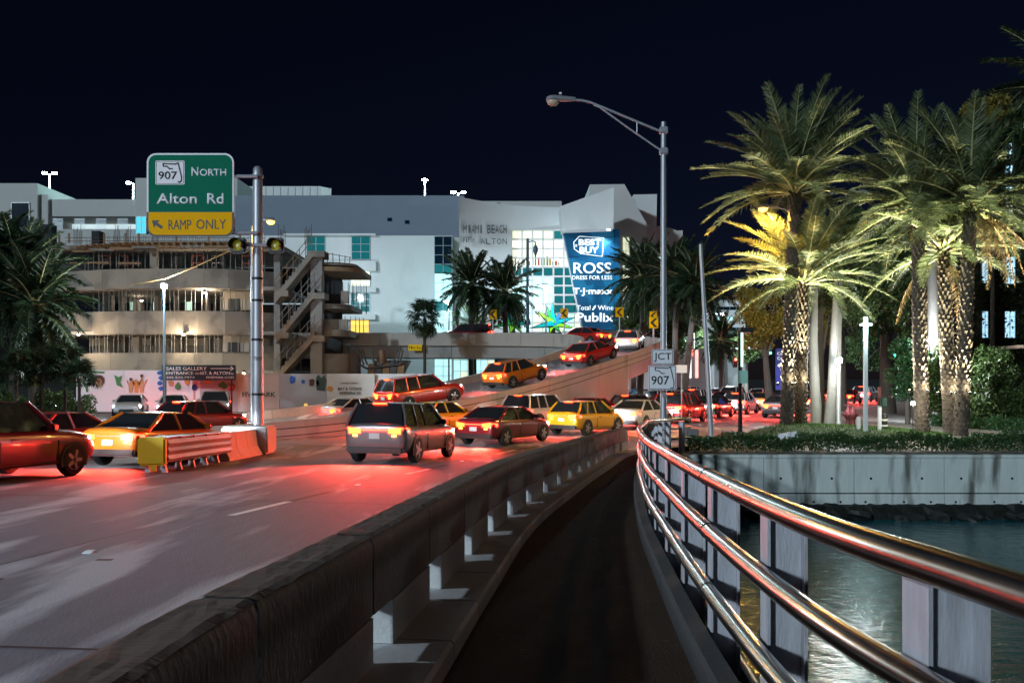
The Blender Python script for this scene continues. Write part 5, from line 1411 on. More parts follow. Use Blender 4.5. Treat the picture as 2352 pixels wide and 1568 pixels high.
def palm(label, base, top, r0, r1, fronds, n, spread=(82, -32), dead=0, seed=1, scale=1.0, boot=True, group='date palms', per=9, uplight=None, name='date_palm', trunk_m=None, tilt_bias=0):
    r = random.Random(seed); base = Vector(base); top = Vector(top)
    t = thing(name, label, 'palm tree', base, group)
    H = top.z - base.z; mid = (base + top) / 2 + Vector((r.uniform(-.08, .08), 0, 0))
    MB().tube([base + Vector((0, 0, -.1)), base + Vector((0, 0, .25)), mid, top - Vector((0, 0, .5)), top], [r0 * 1.25, r0, (r0 + r1) / 2, r1, r1 * 1.15], 14).build('trunk', trunk_m or M_trunk, t, True)
    if boot:
        mb = MB(); boots(mb, base, top, r0 * .98, r1 * 1.05, base.z + .1, top.z - .05, .20 if H > 6 else .18, per)
        o = bpy.data.objects.new('leaf_bases', None)
        me = bpy.data.meshes.new('leaf_bases'); me.from_pydata([(v[0] - base.x, v[1] - base.y, v[2] - base.z) for v in mb.v], [], mb.f); me.materials.append(M_boot); me.update()
        bpy.data.objects.remove(o); o = bpy.data.objects.new('leaf_bases', me); COL.objects.link(o); o.parent = t; o['kind'] = 'stuff'
    for i in range(n):
        f = (i + .5) / n; el = spread[0] + (spread[1] - spread[0]) * f ** 1.05 + r.uniform(-7, 7)
        az = i * 2.39996 + r.uniform(-.25, .25)
        me = fronds[0 if el > 55 else (1 if el > 15 else 2) if r.random() < .8 else 3]
        p = top - base + Vector((math.cos(az) * r1 * .7, math.sin(az) * r1 * .7, .25 - .55 * f))
        inst('frond', me, t, p, (r.uniform(-.35, .35), -R(el), az), scale * r.uniform(.86, 1.08))
    for i in range(dead):
        az = r.uniform(2.4, 6.9) if i % 2 else r.uniform(3.6, 5.6)
        inst('dry_frond', FR_DEAD[i % 2], t, top - base + Vector((math.cos(az) * r1, math.sin(az) * r1, -.5)), (0, R(r.uniform(18, 50)), az), r.uniform(.9, 1.15))
    if uplight:
        z = base.z + uplight[0]; pw = uplight[1]
        for k in range(3):
            a = R(-95 + 110 * (k - 1)) + .2
            q = base + (top - base) * (uplight[0] / H); q = Vector((q.x + math.cos(a) * (r0 + .17), q.y + math.sin(a) * (r0 + .17), z))
            u = thing('palm_uplight', 'small bright uplight strapped to the trunk of the %s, %s side' % (uplight[2], ('left', 'front', 'right')[k]), 'lamp', q, 'uplights on the palm trunks')
            MB().lathe([(.03, -.12), (.055, -.10), (.06, .02), (.045, .02)], q, 10).build('housing', M_black, u, True)
            MB().lathe([(.0, .025), (.05, .02), (.052, .0)], q, 10, False).build('lens', emat('uplight_glow', (1, .90, .62), 45), u)
            tgt = Vector((top.x + math.cos(a) * 2.0, top.y + math.sin(a) * 2.0, top.z))
            add_light('lamp_light', 'POINT', q + Vector((0, 0, .22)), 30, (1, .88, .6), u, .05)
            add_light('lamp_light', 'SPOT', q + Vector((0, 0, .05)), pw * 1.5, (1, .93, .62), u, .04, R(56), tgt, .85)
    return t
palm('tallest date palm with a floodlit crown, in front of the sodium lamp', P(1806, 992, 38), P(1826, 432, 38), .28, .24, FR_BIG, 60, dead=0, seed=3, spread=(84, 2), uplight=(2.25, 4800, 'tallest palm'))
palm('shorter date palm growing close behind the tallest one', P(1839, 990, 39.2), P(1846, 640, 39.2), .27, .23, FR_BIG, 46, seed=5, spread=(80, -8), scale=.98, uplight=(2.3, 1000, 'shorter palm behind the tallest'))
palm('date palm with a leaning base left of the right-hand pair', P(2118, 1010, 35.8), P(2106, 468, 37.4), .29, .24, FR_BIG, 54, seed=8, spread=(83, -16), uplight=(2.15, 4000, 'leaning-base palm'))
palm('rightmost date palm with dry fronds hanging below its crown', P(2206, 1020, 35), P(2230, 462, 35.6), .28, .24, FR_BIG, 58, dead=5, seed=11, spread=(84, -18), uplight=(2.2, 4400, 'rightmost palm'))
palm('low date palm whose pale crown fills the gap between the right-hand trunks', P(2184, 1018, 35.8), P(2166, 566, 37.4), .28, .24, FR_BIG, 44, dead=2, seed=14, spread=(78, -10), scale=.9, uplight=(2.2, 1100, 'low palm in the gap'))
# palms standing dark before the shopping centre
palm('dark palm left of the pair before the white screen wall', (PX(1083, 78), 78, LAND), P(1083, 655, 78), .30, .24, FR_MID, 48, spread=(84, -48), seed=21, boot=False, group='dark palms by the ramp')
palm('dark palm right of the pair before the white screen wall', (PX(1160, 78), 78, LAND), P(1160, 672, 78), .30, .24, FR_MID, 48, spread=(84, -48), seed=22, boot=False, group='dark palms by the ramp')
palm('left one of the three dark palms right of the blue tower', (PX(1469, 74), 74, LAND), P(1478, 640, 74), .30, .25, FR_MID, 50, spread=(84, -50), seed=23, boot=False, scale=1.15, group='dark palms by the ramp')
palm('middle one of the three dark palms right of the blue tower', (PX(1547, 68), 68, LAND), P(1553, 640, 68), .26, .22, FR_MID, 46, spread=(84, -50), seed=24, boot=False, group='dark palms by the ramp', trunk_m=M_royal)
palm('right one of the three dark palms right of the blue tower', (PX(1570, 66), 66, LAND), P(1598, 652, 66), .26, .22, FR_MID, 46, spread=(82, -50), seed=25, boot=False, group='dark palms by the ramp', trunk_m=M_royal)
palm('small palm with a lit crown far along the avenue', (PX(1655, 95), 95, LAND), P(1655, 782, 95), .22, .18, FR_MID, 34, spread=(84, -40), seed=26, boot=False, group='dark palms by the ramp', scale=.95)
palm('pale lit young palm at the foot of the white screen wall', (PX(1090, 85), 85, LAND), P(1090, 752, 85), .2, .16, FR_BIG, 26, spread=(80, 0), seed=27, boot=False, group='dark palms by the ramp', scale=.72)
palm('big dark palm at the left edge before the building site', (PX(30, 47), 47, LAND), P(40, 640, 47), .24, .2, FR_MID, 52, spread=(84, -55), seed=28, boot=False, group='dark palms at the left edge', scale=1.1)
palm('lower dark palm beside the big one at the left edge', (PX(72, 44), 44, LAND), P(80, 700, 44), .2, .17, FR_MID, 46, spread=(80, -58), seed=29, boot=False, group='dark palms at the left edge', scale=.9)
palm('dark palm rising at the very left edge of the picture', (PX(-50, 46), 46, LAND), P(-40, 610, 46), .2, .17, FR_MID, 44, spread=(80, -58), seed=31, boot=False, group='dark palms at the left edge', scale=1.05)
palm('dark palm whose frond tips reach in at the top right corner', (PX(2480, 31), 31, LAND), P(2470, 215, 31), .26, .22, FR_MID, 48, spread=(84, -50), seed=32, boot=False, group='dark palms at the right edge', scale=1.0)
for (x, Y, m, lb, r0) in ((2140, 46, M_royal, 'smooth grey palm trunk standing behind the leaning-base palm', .30), (2168, 45, mat('tan_palm_trunk', (.38, .26, .17), .8, var=.25, scale=4, stretch=(1, 1, 4)), 'tan palm trunk left of the rightmost date palm', .34)):
    palm(lb, (PX(x + 4, Y), Y, LAND), P(x, 470, Y + .5), r0, r0 * .8, FR_MID, 30, spread=(84, -10), seed=int(x), boot=False, group='smooth palms behind the date palms', trunk_m=m, name='royal_palm')

# fan palm in front of the ramp
def fan_leaf(seed, m):
    r = random.Random(seed); V = [(0, 0, 0)]; F = []
    V = [(-0.02, 0, 0), (.0, .015, 0), (.0, -.015, 0), (.95, .012, -.06), (.95, -.012, -.06)]; F = [(1, 3, 4, 2)]
    n = 24
    for k in range(n):
        a = R(-135 + 270 * k / (n - 1)); ll = .85 * (1 - .12 * abs(a) / 2.3) * r.uniform(.9, 1.05); w = .05
        dx, dy = math.cos(a), math.sin(a); b = len(V)
        z1 = -.06 + .08 * (k % 2); 
        V += [(.95, 0, -.06), (.95 + dx * ll * .6 - dy * w, dy * ll * .6 + dx * w, z1), (.95 + dx * ll, dy * ll, -.06 - .45 * ll * r.uniform(.6, 1.3)), (.95 + dx * ll * .6 + dy * w, dy * ll * .6 - dx * w, z1)]
        F.append((b, b + 1, b + 2, b + 3))
    me = bpy.data.meshes.new('fan_leaf'); me.from_pydata(V, [], F); me.materials.append(m); me.update(); return me
FANS = [fan_leaf(i, M_frond_d) for i in range(3)]
def fan_palm(label, base, top, n, sc, seed, spread=(85, -65), group='fan palms', stem=.16):
    r = random.Random(seed); base, top = Vector(base), Vector(top)
    t = thing('fan_palm', label, 'palm tree', base, group)
    MB().tube([base, (base + top) / 2, top], [stem, stem * .75, stem * .8], 10).build('trunk', M_trunk, t, True)
    for i in range(n):
        f = (i + .5) / n; el = spread[0] + (spread[1] - spread[0]) * f + r.uniform(-8, 8); az = i * 2.4 + r.uniform(-.3, .3)
        inst('fan_leaf', FANS[i % 3], t, top - base + Vector((0, 0, .1 - .3 * f)), (r.uniform(-.5, .5), -R(el), az), sc * r.uniform(.85, 1.1))
    return t
fan_palm('slender fan palm standing before the flyover ramp', (PX(976, 65), 65, LAND), P(975, 730, 65), 34, 1.0, 4)
for i, (x, y, Y, sc, lb) in enumerate(((35, 862, 40, .75, 'low fan palm clump at the very left'), (95, 858, 41, .8, 'low fan palm clump below the left palms'), (150, 850, 42, .85, 'low fan palm clump left of the hoarding'), (182, 868, 41, .6, 'smallest fan palm clump at the hoarding corner'))):
    fan_palm(lb, (PX(x, Y), Y, LAND), P(x, y, Y), 26, sc, 40 + i, (88, -15), 'low fan palms at the left edge', .1)

def leaf_cloud(centers, radii, n, size, seed, hang=0.0):
    """leaf-sized faces spread through a set of clumps; returns V, F"""
    r = np.random.default_rng(seed); centers = np.array(centers, float); radii = np.array(radii, float)
    wts = radii[:, 0] * radii[:, 1] * radii[:, 2]; wts = wts / wts.sum()
    idx = r.choice(len(centers), n, p=wts)
    d = r.normal(size=(n, 3)); d /= np.linalg.norm(d, axis=1)[:, None]
    rad = r.uniform(.25, 1.0, n) ** .5
    C = centers[idx] + d * radii[idx] * rad[:, None]
    u = r.normal(size=(n, 3)); u /= np.linalg.norm(u, axis=1)[:, None]; u[:, 2] -= hang
    v = np.cross(u, r.normal(size=(n, 3))); v /= np.linalg.norm(v, axis=1)[:, None] + 1e-6
    s = size * r.uniform(.6, 1.25, n)[:, None]
    V = np.stack([C - u * s * .5, C + v * s * .28, C + u * s * .5, C - v * s * .28], 1).reshape(-1, 3)
    return V, np.arange(len(V)).reshape(-1, 4)
def clumps(c, rx, ry, rz, n, cr, seed, flat_=1.0):
    r = np.random.default_rng(seed); cs = []; rs = []
    for i in range(n):
        d = r.normal(size=3); d /= np.linalg.norm(d); k = r.uniform(.35, 1.0) ** .6
        cs.append((c[0] + d[0] * rx * k, c[1] + d[1] * ry * k, c[2] + d[2] * rz * k)); q = cr * r.uniform(.6, 1.25); rs.append((q, q, q * .75 * flat_))
    return cs, rs
def tree(label, base, c, rx, ry, rz, nl, size, m, seed, trunk_r=.25, group='trees behind the plaza', ncl=30, cr=1.2, trunk_m=None, name='broadleaf_tree', lean=0):
    base = Vector(base); r = random.Random(seed)
    t = thing(name, label, 'tree', base, group)
    mb = MB(); top = Vector((c[0], c[1], c[2] - rz * .2))
    mb.tube([base, base.lerp(top, .35) + Vector((lean, 0, 0)), base.lerp(top, .7), top], [trunk_r * 1.25, trunk_r, trunk_r * .7, trunk_r * .35], 10)
    for k in range(6):
        a = k * 1.05 + r.uniform(-.3, .3); s0 = base.lerp(top, r.uniform(.45, .8))
        e = Vector((c[0] + math.cos(a) * rx * .75, c[1] + math.sin(a) * ry * .75, c[2] + rz * r.uniform(-.2, .55)))
        mb.tube([s0, s0.lerp(e, .5) + Vector((0, 0, .25)), e], [trunk_r * .45, trunk_r * .28, trunk_r * .1], 7)
    mb.build('trunk', trunk_m or M_bark, t, True)
    cs, rs = clumps(c, rx, ry, rz, ncl, cr, seed)
    V, F = leaf_cloud(cs, rs, nl, size, seed + 1, .3); V = V - np.array(base)
    o = bpy.data.objects.new('crown', raw_mesh('crown', V, F, m)); COL.objects.link(o); o.parent = t
    return t
def tree_px(label, x, y, Y, rx, rz, nl, size, m, seed, bx=None, **k):
    c = P(x, y, Y); b = (PX(bx if bx is not None else x, Y), Y, LAND); s = Y / FPX
    return tree(label, b, c, rx * s, rx * s * .9, rz * s, nl, size, m, seed, **k)
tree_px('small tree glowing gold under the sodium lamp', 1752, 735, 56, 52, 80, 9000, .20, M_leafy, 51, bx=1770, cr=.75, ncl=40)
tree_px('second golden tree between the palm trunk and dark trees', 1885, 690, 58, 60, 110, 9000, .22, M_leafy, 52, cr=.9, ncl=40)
tree_px('tall dark tree behind the shorter date palm', 1930, 590, 62, 95, 120, 14000, .26, M_leaf, 53, cr=1.3, ncl=46, trunk_r=.4)
tree_px('broad dark tree between the lamp post and the leaning palm', 2030, 640, 58, 90, 140, 15000, .25, M_leaf, 54, cr=1.25, ncl=50, trunk_r=.45, bx=2040)
tree_px('dark tree behind the leaning-base palm', 2105, 700, 52, 62, 150, 12000, .22, M_leaf, 55, cr=1.05, ncl=44, trunk_r=.3)
tree_px('leafy shrub-like tree right of the plaza beside the leaning palm', 2085, 850, 44, 36, 72, 6000, .16, M_hedge, 56, cr=.6, ncl=30, trunk_r=.12)
tree_px('dark leafy tree between the right-hand palm trunks', 2160, 880, 43, 34, 90, 6000, .17, M_leaf, 57, cr=.6, ncl=30, trunk_r=.12)
tree_px('dark bushy tree in front of the ivy building', 2262, 880, 45, 46, 95, 9000, .17, M_leaf, 58, cr=.7, ncl=36, trunk_r=.15)
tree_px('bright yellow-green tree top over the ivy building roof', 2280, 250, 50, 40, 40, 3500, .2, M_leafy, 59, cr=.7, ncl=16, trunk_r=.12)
for i, (x, y, Y, rx, rz, lb) in enumerate(((1600, 790, 128, 40, 40, 'dark avenue tree left of the far white lamp'), (1668, 770, 150, 36, 34, 'dark avenue tree below the far white block'), (1715, 800, 125, 34, 36, 'dark avenue tree left of the signals'), (1545, 760, 105, 40, 60, 'dark tree behind the palm trunks by the ramp'), (1455, 740, 88, 40, 44, 'dark shrub-like tree behind the ramp bend'), (1990, 800, 125, 50, 40, 'dark avenue tree behind the brilliant post lamp'))):
    tree_px(lb, x, y, Y, rx, rz, 5000, .32, M_leaf, 70 + i, cr=1.3, ncl=26, trunk_r=.25, group='trees along the avenue')
# stout smooth trunks on the lawn carrying the crown of a big tree
t = thing('ficus_tree', 'group of stout pale trunks on the lawn under a dark crown', 'tree', (PX(1900, 41.5), 41.5, LAND))
for (x, x2, Y, r0) in ((1876, 1868, 42, .30), (1906, 1915, 41.2, .27), (1921, 1925, 41.8, .22), (1890, 1885, 43, .16)):
    MB().tube([(PX(x, Y), Y, LAND - .05), (PX(x, Y), Y, LAND + .4), P((x + x2) / 2, 900, Y)[:], P(x2, 780, Y)[:], P(x2 + 6, 640, Y + .6)[:]], [r0 * 1.3, r0 * 1.05, r0 * .85, r0 * .7, r0 * .35], 12).build('trunk', M_royal, t, True)
cs, rs = clumps(P(1935, 610, 44), 3.0, 2.0, 3.0, 34, .8, 90)
V, F = leaf_cloud(cs, rs, 8000, .17, 91, .3); o = bpy.data.objects.new('crown', raw_mesh('crown', V - np.array(t.location), F, M_leaf)); COL.objects.link(o); o.parent = t

def hedge(label, pts, h, w, n, size, m, seed, z0=LAND, name='hedge', cat='hedge', group=None):
    r = np.random.default_rng(seed); pts = np.array(pts, float); seg = np.linalg.norm(np.diff(pts, axis=0), axis=1); S = np.concatenate([[0], np.cumsum(seg)])
    s = r.uniform(0, S[-1], n); x = np.interp(s, S, pts[:, 0]); y = np.interp(s, S, pts[:, 1])
    bumps = 1 + .16 * np.sin(s * 2.1 + seed) + .10 * np.sin(s * 5.3) + .08 * np.sin(s * 11.7)
    zz = r.uniform(.0, 1, n) ** .7 * h * bumps; yy = r.uniform(-.5, .5, n) * w
    C = np.stack([x, y + yy, z0 + zz], 1)
    u = r.normal(size=(n, 3)); u /= np.linalg.norm(u, axis=1)[:, None]; v = np.cross(u, r.normal(size=(n, 3))); v /= np.linalg.norm(v, axis=1)[:, None]
    sz = size * r.uniform(.6, 1.3, n)[:, None]
    V = np.stack([C - u * sz * .5, C + v * sz * .3, C + u * sz * .5, C - v * sz * .3], 1).reshape(-1, 3)
    b = np.array([pts[:, 0].mean(), pts[:, 1].mean(), z0])
    t = thing(name, label, cat, tuple(b), group)
    o = bpy.data.objects.new('foliage', raw_mesh('foliage', V - b, np.arange(len(V)).reshape(-1, 4), m)); COL.objects.link(o); o.parent = t
    mb = MB()
    for i in range(int(S[-1] / 1.1)):
        q = i * 1.1 + .5; xx, y_ = np.interp(q, S, pts[:, 0]), np.interp(q, S, pts[:, 1]); mb.tube([(xx, y_, z0 - .05), (xx + .08, y_, z0 + h * .6)], .02, 5)
    o = mb.build('stems', M_bark, t); o['kind'] = 'stuff'
    return t
hedge('low clipped hedge along the top of the seawall', [(5.9, 27.6), (9, 27.7), (24, 27.9)], .52, .95, 26000, .085, M_hedge, 61)
hedge('low border of pale shrubs along the plaza at the right', [(PX(2140, 42), 42), (PX(2200, 41), 41), (PX(2352, 37), 37), (PX(2500, 35), 35)], .55, 1.0, 10000, .1, M_hedge, 62, name='shrub_border', cat='shrubs')
hedge('dark shrub mass under the ivy building', [(PX(2225, 46), 46), (PX(2352, 45), 45), (PX(2480, 44), 44)], 2.2, 1.6, 14000, .16, M_leaf, 63, name='shrub_border', cat='shrubs')
hedge('dark undergrowth at the left edge below the palms', [(PX(-30, 44), 44.6), (PX(195, 44), 44.6)], 1.5, 1.4, 8000, .16, M_leaf, 64, name='shrub_border', cat='shrubs')
# ivy over the building at the right edge
r = np.random.default_rng(5); n = 26000
x = r.uniform(PX(2250, YI), PX(2560, YI), n); z = r.uniform(LAND, PZ(222, YI), n); dpt = r.uniform(.02, .45, n) * (1 + .5 * np.sin(x * 1.7) * np.sin(z * .9))
side = r.random(n) < .22; dpt = np.where(side, -r.uniform(0, 3.2, n), dpt); x = np.where(side, PX(2262, YI) - r.uniform(.02, .4, n), x)
keep = np.ones(n, bool)
for (x0, x1, y0, y1) in ((2254, 2268, 715, 776), (2306, 2330, 715, 776), (2308, 2330, 590, 652), (2254, 2268, 590, 650), (2308, 2324, 330, 402), (2308, 2324, 430, 520)):
    keep &= ~((x > PX(x0, YI)) & (x < PX(x1, YI)) & (z > PZ(y1, YI)) & (z < PZ(y0, YI)) & (r.random(n) < .93))
C = np.stack([x, YI - dpt, z], 1)[keep]; n = len(C)
u = r.normal(size=(n, 3)); u /= np.linalg.norm(u, axis=1)[:, None]; v = np.cross(u, r.normal(size=(n, 3))); v /= np.linalg.norm(v, axis=1)[:, None]; s = .22 * r.uniform(.6, 1.3, n)[:, None]
V = np.stack([C - u * s * .5, C + v * s * .3, C + u * s * .5, C - v * s * .3], 1).reshape(-1, 3)
o = bpy.data.objects.new('ivy', raw_mesh('ivy', V - np.array(ivy_b.location), np.arange(len(V)).reshape(-1, 4), M_ivy)); COL.objects.link(o); o.parent = ivy_b; o['kind'] = 'stuff'
# small floodlight at the foot of the leaning palm
q = P(2097, 925, 35.2)
t = thing('flood_lamp', 'small starry floodlight low beside the leaning-base palm', 'lamp', q - Vector((0, 0, q.z - LAND)))
MB().tube([(q.x, q.y, LAND), (q.x, q.y, q.z - .08)], .02, 6).build('stake', M_black, t); MB().lathe([(.03, -.09), (.08, -.05), (.09, .03), (.03, .06)], q, 12).build('bulb', emat('flood_glow', (1, .95, .8), 60), t, True)
add_light('lamp_light', 'POINT', q + Vector((0, -.3, .1)), 160, (1, .93, .75), t, .1)

# ================================================================== traffic, standing bumper to bumper with its lamps lit
M_tyre = mat('tyre', (.015, .015, .016), .8)
M_rim = mat('alloy_rim', (.45, .45, .47), .3, .8)
M_cglass = mat('car_glass', (.022, .026, .03), .04, spec=1.0, coat=.6)
M_plastic = mat('black_plastic', (.012, .012, .013), .5)
M_tail = emat('tail_lamp', (1, .010, .004), 55, (.3, .01, .01))
M_brake = emat('brake_lamp', (1, .020, .003), 46, (.3, .01, .01))
M_amber = emat('amber_lamp', (1, .28, .02), 30, (.5, .2, .02))
M_head = emat('head_lamp', (.92, .97, 1), 120, (.8, .8, .8))
M_plate = mat('number_plate', (.7, .7, .68), .5)
PAINT = {}
def paint(n_, c_): PAINT[n_] = mat('car_paint_' + n_, c_, .28, .15, coat=.6)
for n_, c_ in (('red', (.45, .02, .015)), ('silver', (.45, .46, .48)), ('black', (.012, .012, .014)), ('white', (.72, .72, .72)), ('blue', (.03, .08, .25)), ('grey', (.14, .145, .15)), ('maroon', (.20, .012, .02)), ('orange', (.62, .16, .01)), ('yellow', (.75, .42, .01))): paint(n_, c_)
def car_parts(kind):
    """returns the list of (name, mesh builder, material key, smooth, sub-parts); forward is +x, ground z = 0"""
    L, W, H = {'sedan': (4.7, 1.84, 1.45), 'suv': (4.75, 1.92, 1.72), 'hatch': (4.2, 1.78, 1.52)}[kind]
    hl, hw = L / 2, W / 2; out = []
    belt = .98 if kind != 'suv' else 1.08
    st = {'sedan': [(-1, .80, .42, .90), (-.985, .90, .33, 1.0), (-.9, .965, .27, belt + .05), (-.55, 1, .22, belt + .03), (-.1, 1, .21, belt), (.3, 1, .21, belt - .01), (.55, .99, .22, belt - .07), (.85, .95, .25, .84), (.97, .85, .32, .72), (1, .70, .42, .62)],
          'suv': [(-1, .84, .48, 1.0), (-.985, .93, .38, 1.10), (-.9, .98, .30, belt + .03), (-.55, 1, .26, belt + .02), (-.1, 1, .26, belt), (.3, 1, .26, belt), (.58, .99, .26, belt - .02), (.86, .96, .3, .98), (.97, .88, .36, .86), (1, .76, .48, .74)],
          'hatch': [(-1, .84, .44, .94), (-.985, .92, .34, 1.03), (-.9, .97, .28, belt + .05), (-.55, 1, .22, belt + .03), (-.1, 1, .21, belt), (.35, 1, .21, belt - .01), (.62, .99, .22, belt - .06), (.87, .95, .25, .84), (.97, .86, .32, .73), (1, .72, .42, .64)]}[kind]
    rows = []
    for fx, fw, zb, zt in st:
        w = hw * fw; half = [(0, zt + .035), (w * .5, zt + .03), (w * .84, zt + .005), (w * .96, zt - .07), (w, zt - .26), (w * .99, zb + .22), (w * .95, zb + .05), (w * .85, zb), (0, zb)]
        rows.append([(fx * hl, y, z) for y, z in half] + [(fx * hl, -y, z) for y, z in half[-2:0:-1]])
    b = MB(); b.grid(rows, closed=True); k = len(rows[0]); b.f.append(tuple(range(k))); b.f.append(tuple(range((len(rows) - 1) * k, len(rows) * k)))
    out.append(('body', b, 'paint', True, []))
    # cabin
    rb, fb, rt_, ft, tw = {'sedan': (-.80, .42, -.42, .10, .62), 'suv': (-.96, .42, -.84, .14, .68), 'hatch': (-.95, .46, -.70, .12, .64)}[kind]
    bw = hw * .92; zb_ = belt - .03; zt = H - .05
    B = [(rb * hl, bw), (fb * hl, bw)]; T = [(rt_ * hl, tw), (ft * hl, tw)]
    def edge(p0, p1, z0, z1, r, sgn):
        return [(p0[0], p0[1] * sgn, z0), ((p0[0] + p1[0]) / 2, (p0[1] + p1[1]) / 2 * sgn * 1.03, (z0 + z1) / 2), (p1[0], p1[1] * sgn, z1)]
    rg = MB().prism([(rb * hl, -bw * .9, zb_), (rb * hl, bw * .9, zb_), (rt_ * hl, tw * .92, zt), (rt_ * hl, -tw * .92, zt)], (.05, 0, 0)); out.append(('rear_window', rg, 'glass', False, []))
    wg = MB().prism([(fb * hl, -bw * .9, zb_), (fb * hl, bw * .9, zb_), (ft * hl, tw * .92, zt), (ft * hl, -tw * .92, zt)], (-.05, 0, 0)); out.append(('windscreen', wg, 'glass', False, []))
    for sgn in (-1, 1):
        sg = MB().prism([(rb * hl * .97, bw * sgn, zb_), (fb * hl * .96, bw * sgn, zb_), (ft * hl * .98, tw * sgn, zt), (rt_ * hl * .98, tw * sgn, zt)], (0, -.04 * sgn, 0)); out.append(('side_window', sg, 'glass', False, []))
    rf = MB(); rr = []
    for fx, dz, wsc in ((0, 0, .9), (.12, .03, 1), (.5, .05, 1.02), (.88, .03, 1), (1, 0, .9)):
        x = rt_ * hl + (ft - rt_) * hl * fx; rr.append([(x, -tw * wsc * 1.02, zt - .03), (x, -tw * wsc * .9, zt + dz), (x, 0, zt + dz + .02), (x, tw * wsc * .9, zt + dz), (x, tw * wsc * 1.02, zt - .03), (x, 0, zt - .06)])
    rf.grid(rr, closed=True); rf.f += [tuple(range(6)), tuple(range(24, 30))]; out.append(('roof', rf, 'paint', True, []))
    pl = MB()
    for sgn in (-1, 1):
        for a, c in ((B[0], T[0]), (B[1], T[1])): pl.tube(edge(a, c, zb_, zt, .05, sgn), .05, 6)
        xm = (rb + fb) / 2 * hl; pl.tube([(xm, bw * sgn * 1.0, zb_), (xm - .02, (tw + .01) * sgn, zt)], .035, 6)
        if kind != 'sedan': pl.tube([(rb * hl * .62, bw * sgn, zb_), (rt_ * hl * .66, tw * sgn, zt)], .04, 6)
    out.append(('pillars', pl, 'paint', True, []))
    for sgn in (-1, 1):
        out.append(('mirror', MB().bevel_box(fb * hl - .32, fb * hl - .14, sgn * (bw + .09) - .09, sgn * (bw + .09) + .09, belt - .02, belt + .13, .03), 'paint', True, []))
        out.append(('door_handle', MB().box(-.35, -.15, sgn * (hw + .004) - .012, sgn * (hw + .004) + .012, belt - .2, belt - .17), 'plastic', False, []))
    wx = .62 * hl; wr = .34 if kind != 'suv' else .37
    for sx in (-1, 1):
        for sgn in (-1, 1):
            c = (sx * wx, sgn * (hw - .10), wr)
            arch = MB(); n = 20
            arch.add([(c[0] + (wr + .055) * math.cos(a), sgn * (hw + .004), c[2] + (wr + .055) * math.sin(a)) for a in np.linspace(-.35, math.pi + .35, n)], [tuple(range(n))])
            out.append(('wheel_arch', arch, 'plastic', False, []))  # flat dark disc paints the shaded hollow round the wheel
            ty = MB(); prof = [(wr * .62, -.11), (wr * .93, -.11), (wr, -.07), (wr, .07), (wr * .93, .11), (wr * .62, .11)]
            ty.grid([[(c[0] + r_ * math.cos(a), c[1] + dy, c[2] + r_ * math.sin(a)) for a in np.linspace(0, 6.283, 23)[:-1]] for r_, dy in prof], closed=True)
            rim = MB()
            for q in range(5):
                a = q * 1.2566; d = Vector((math.cos(a), 0, math.sin(a))); e = Vector((-math.sin(a), 0, math.cos(a)))
                cc = Vector((c[0], c[1] + sgn * .112, c[2]))
                rim.prism([(cc + e * .05)[:], (cc + d * wr * .64 + e * .035)[:], (cc + d * wr * .64 - e * .035)[:], (cc - e * .05)[:]], (0, -sgn * .03, 0))
            rim.grid([[(c[0] + r_ * math.cos(a), c[1] + sgn * .10, c[2] + r_ * math.sin(a)) for a in np.linspace(0, 6.283, 23)[:-1]] for r_ in (wr * .66, wr * .57)], closed=True)
            disc = MB(); disc.add([(c[0] + wr * .6 * math.cos(a), c[1] + sgn * .07, c[2] + wr * .6 * math.sin(a)) for a in np.linspace(0, 6.283, 19)[:-1]], [tuple(range(18))])
            out.append(('wheel', ty, 'tyre', True, [('rim', rim, 'rim', False), ('brake_disc', disc, 'plastic', False)]))
    tz = {'sedan': .80, 'suv': .92, 'hatch': .86}[kind]; xr_ = -hl
    for sgn in (-1, 1):
        tl = MB().hexa([(xr_ - .015, sgn * hw * .42, tz - .07), (xr_ - .005, sgn * hw * .80, tz - .09), (xr_ + .05, sgn * hw * .80, tz - .09), (xr_ + .05, sgn * hw * .42, tz - .07),
                        (xr_ - .015, sgn * hw * .42, tz + .06), (xr_ - .005, sgn * hw * .82, tz + .10), (xr_ + .05, sgn * hw * .82, tz + .10), (xr_ + .05, sgn * hw * .42, tz + .06)])
        wrap = MB().hexa([(xr_ + .03, sgn * hw * .84, tz - .08), (xr_ + .28, sgn * (hw * .965 + .012), tz - .05), (xr_ + .28, sgn * hw * .9, tz - .05), (xr_ + .03, sgn * hw * .80, tz - .08),
                          (xr_ + .03, sgn * hw * .86, tz + .09), (xr_ + .28, sgn * (hw * .965 + .012), tz + .06), (xr_ + .28, sgn * hw * .9, tz + .06), (xr_ + .03, sgn * hw * .82, tz + .09)])
        am = MB().box(xr_ - .02, xr_ + .02, sgn * hw * .60 - .06, sgn * hw * .60 + .06, tz - .155, tz - .105)
        out.append(('tail_light', tl, 'brake', False, [('side_lens', wrap, 'tail', False), ('indicator', am, 'amber', False)]))
        hz = tz - .10; xf = hl
        out.append(('headlight', MB().hexa([(xf - .16, sgn * hw * .55, hz - .07), (xf - .30, sgn * hw * .90, hz - .05), (xf - .36, sgn * hw * .84, hz - .05), (xf - .26, sgn * hw * .55, hz - .07),
                                            (xf - .13, sgn * hw * .55, hz + .04), (xf - .27, sgn * hw * .91, hz + .07), (xf - .36, sgn * hw * .84, hz + .07), (xf - .26, sgn * hw * .55, hz + .04)]), 'head', False, []))
    out.append(('light_bar', MB().box(xr_ - .018, xr_ + .02, -hw * .42, hw * .42, tz + .005, tz + .04), 'tail', False, []))
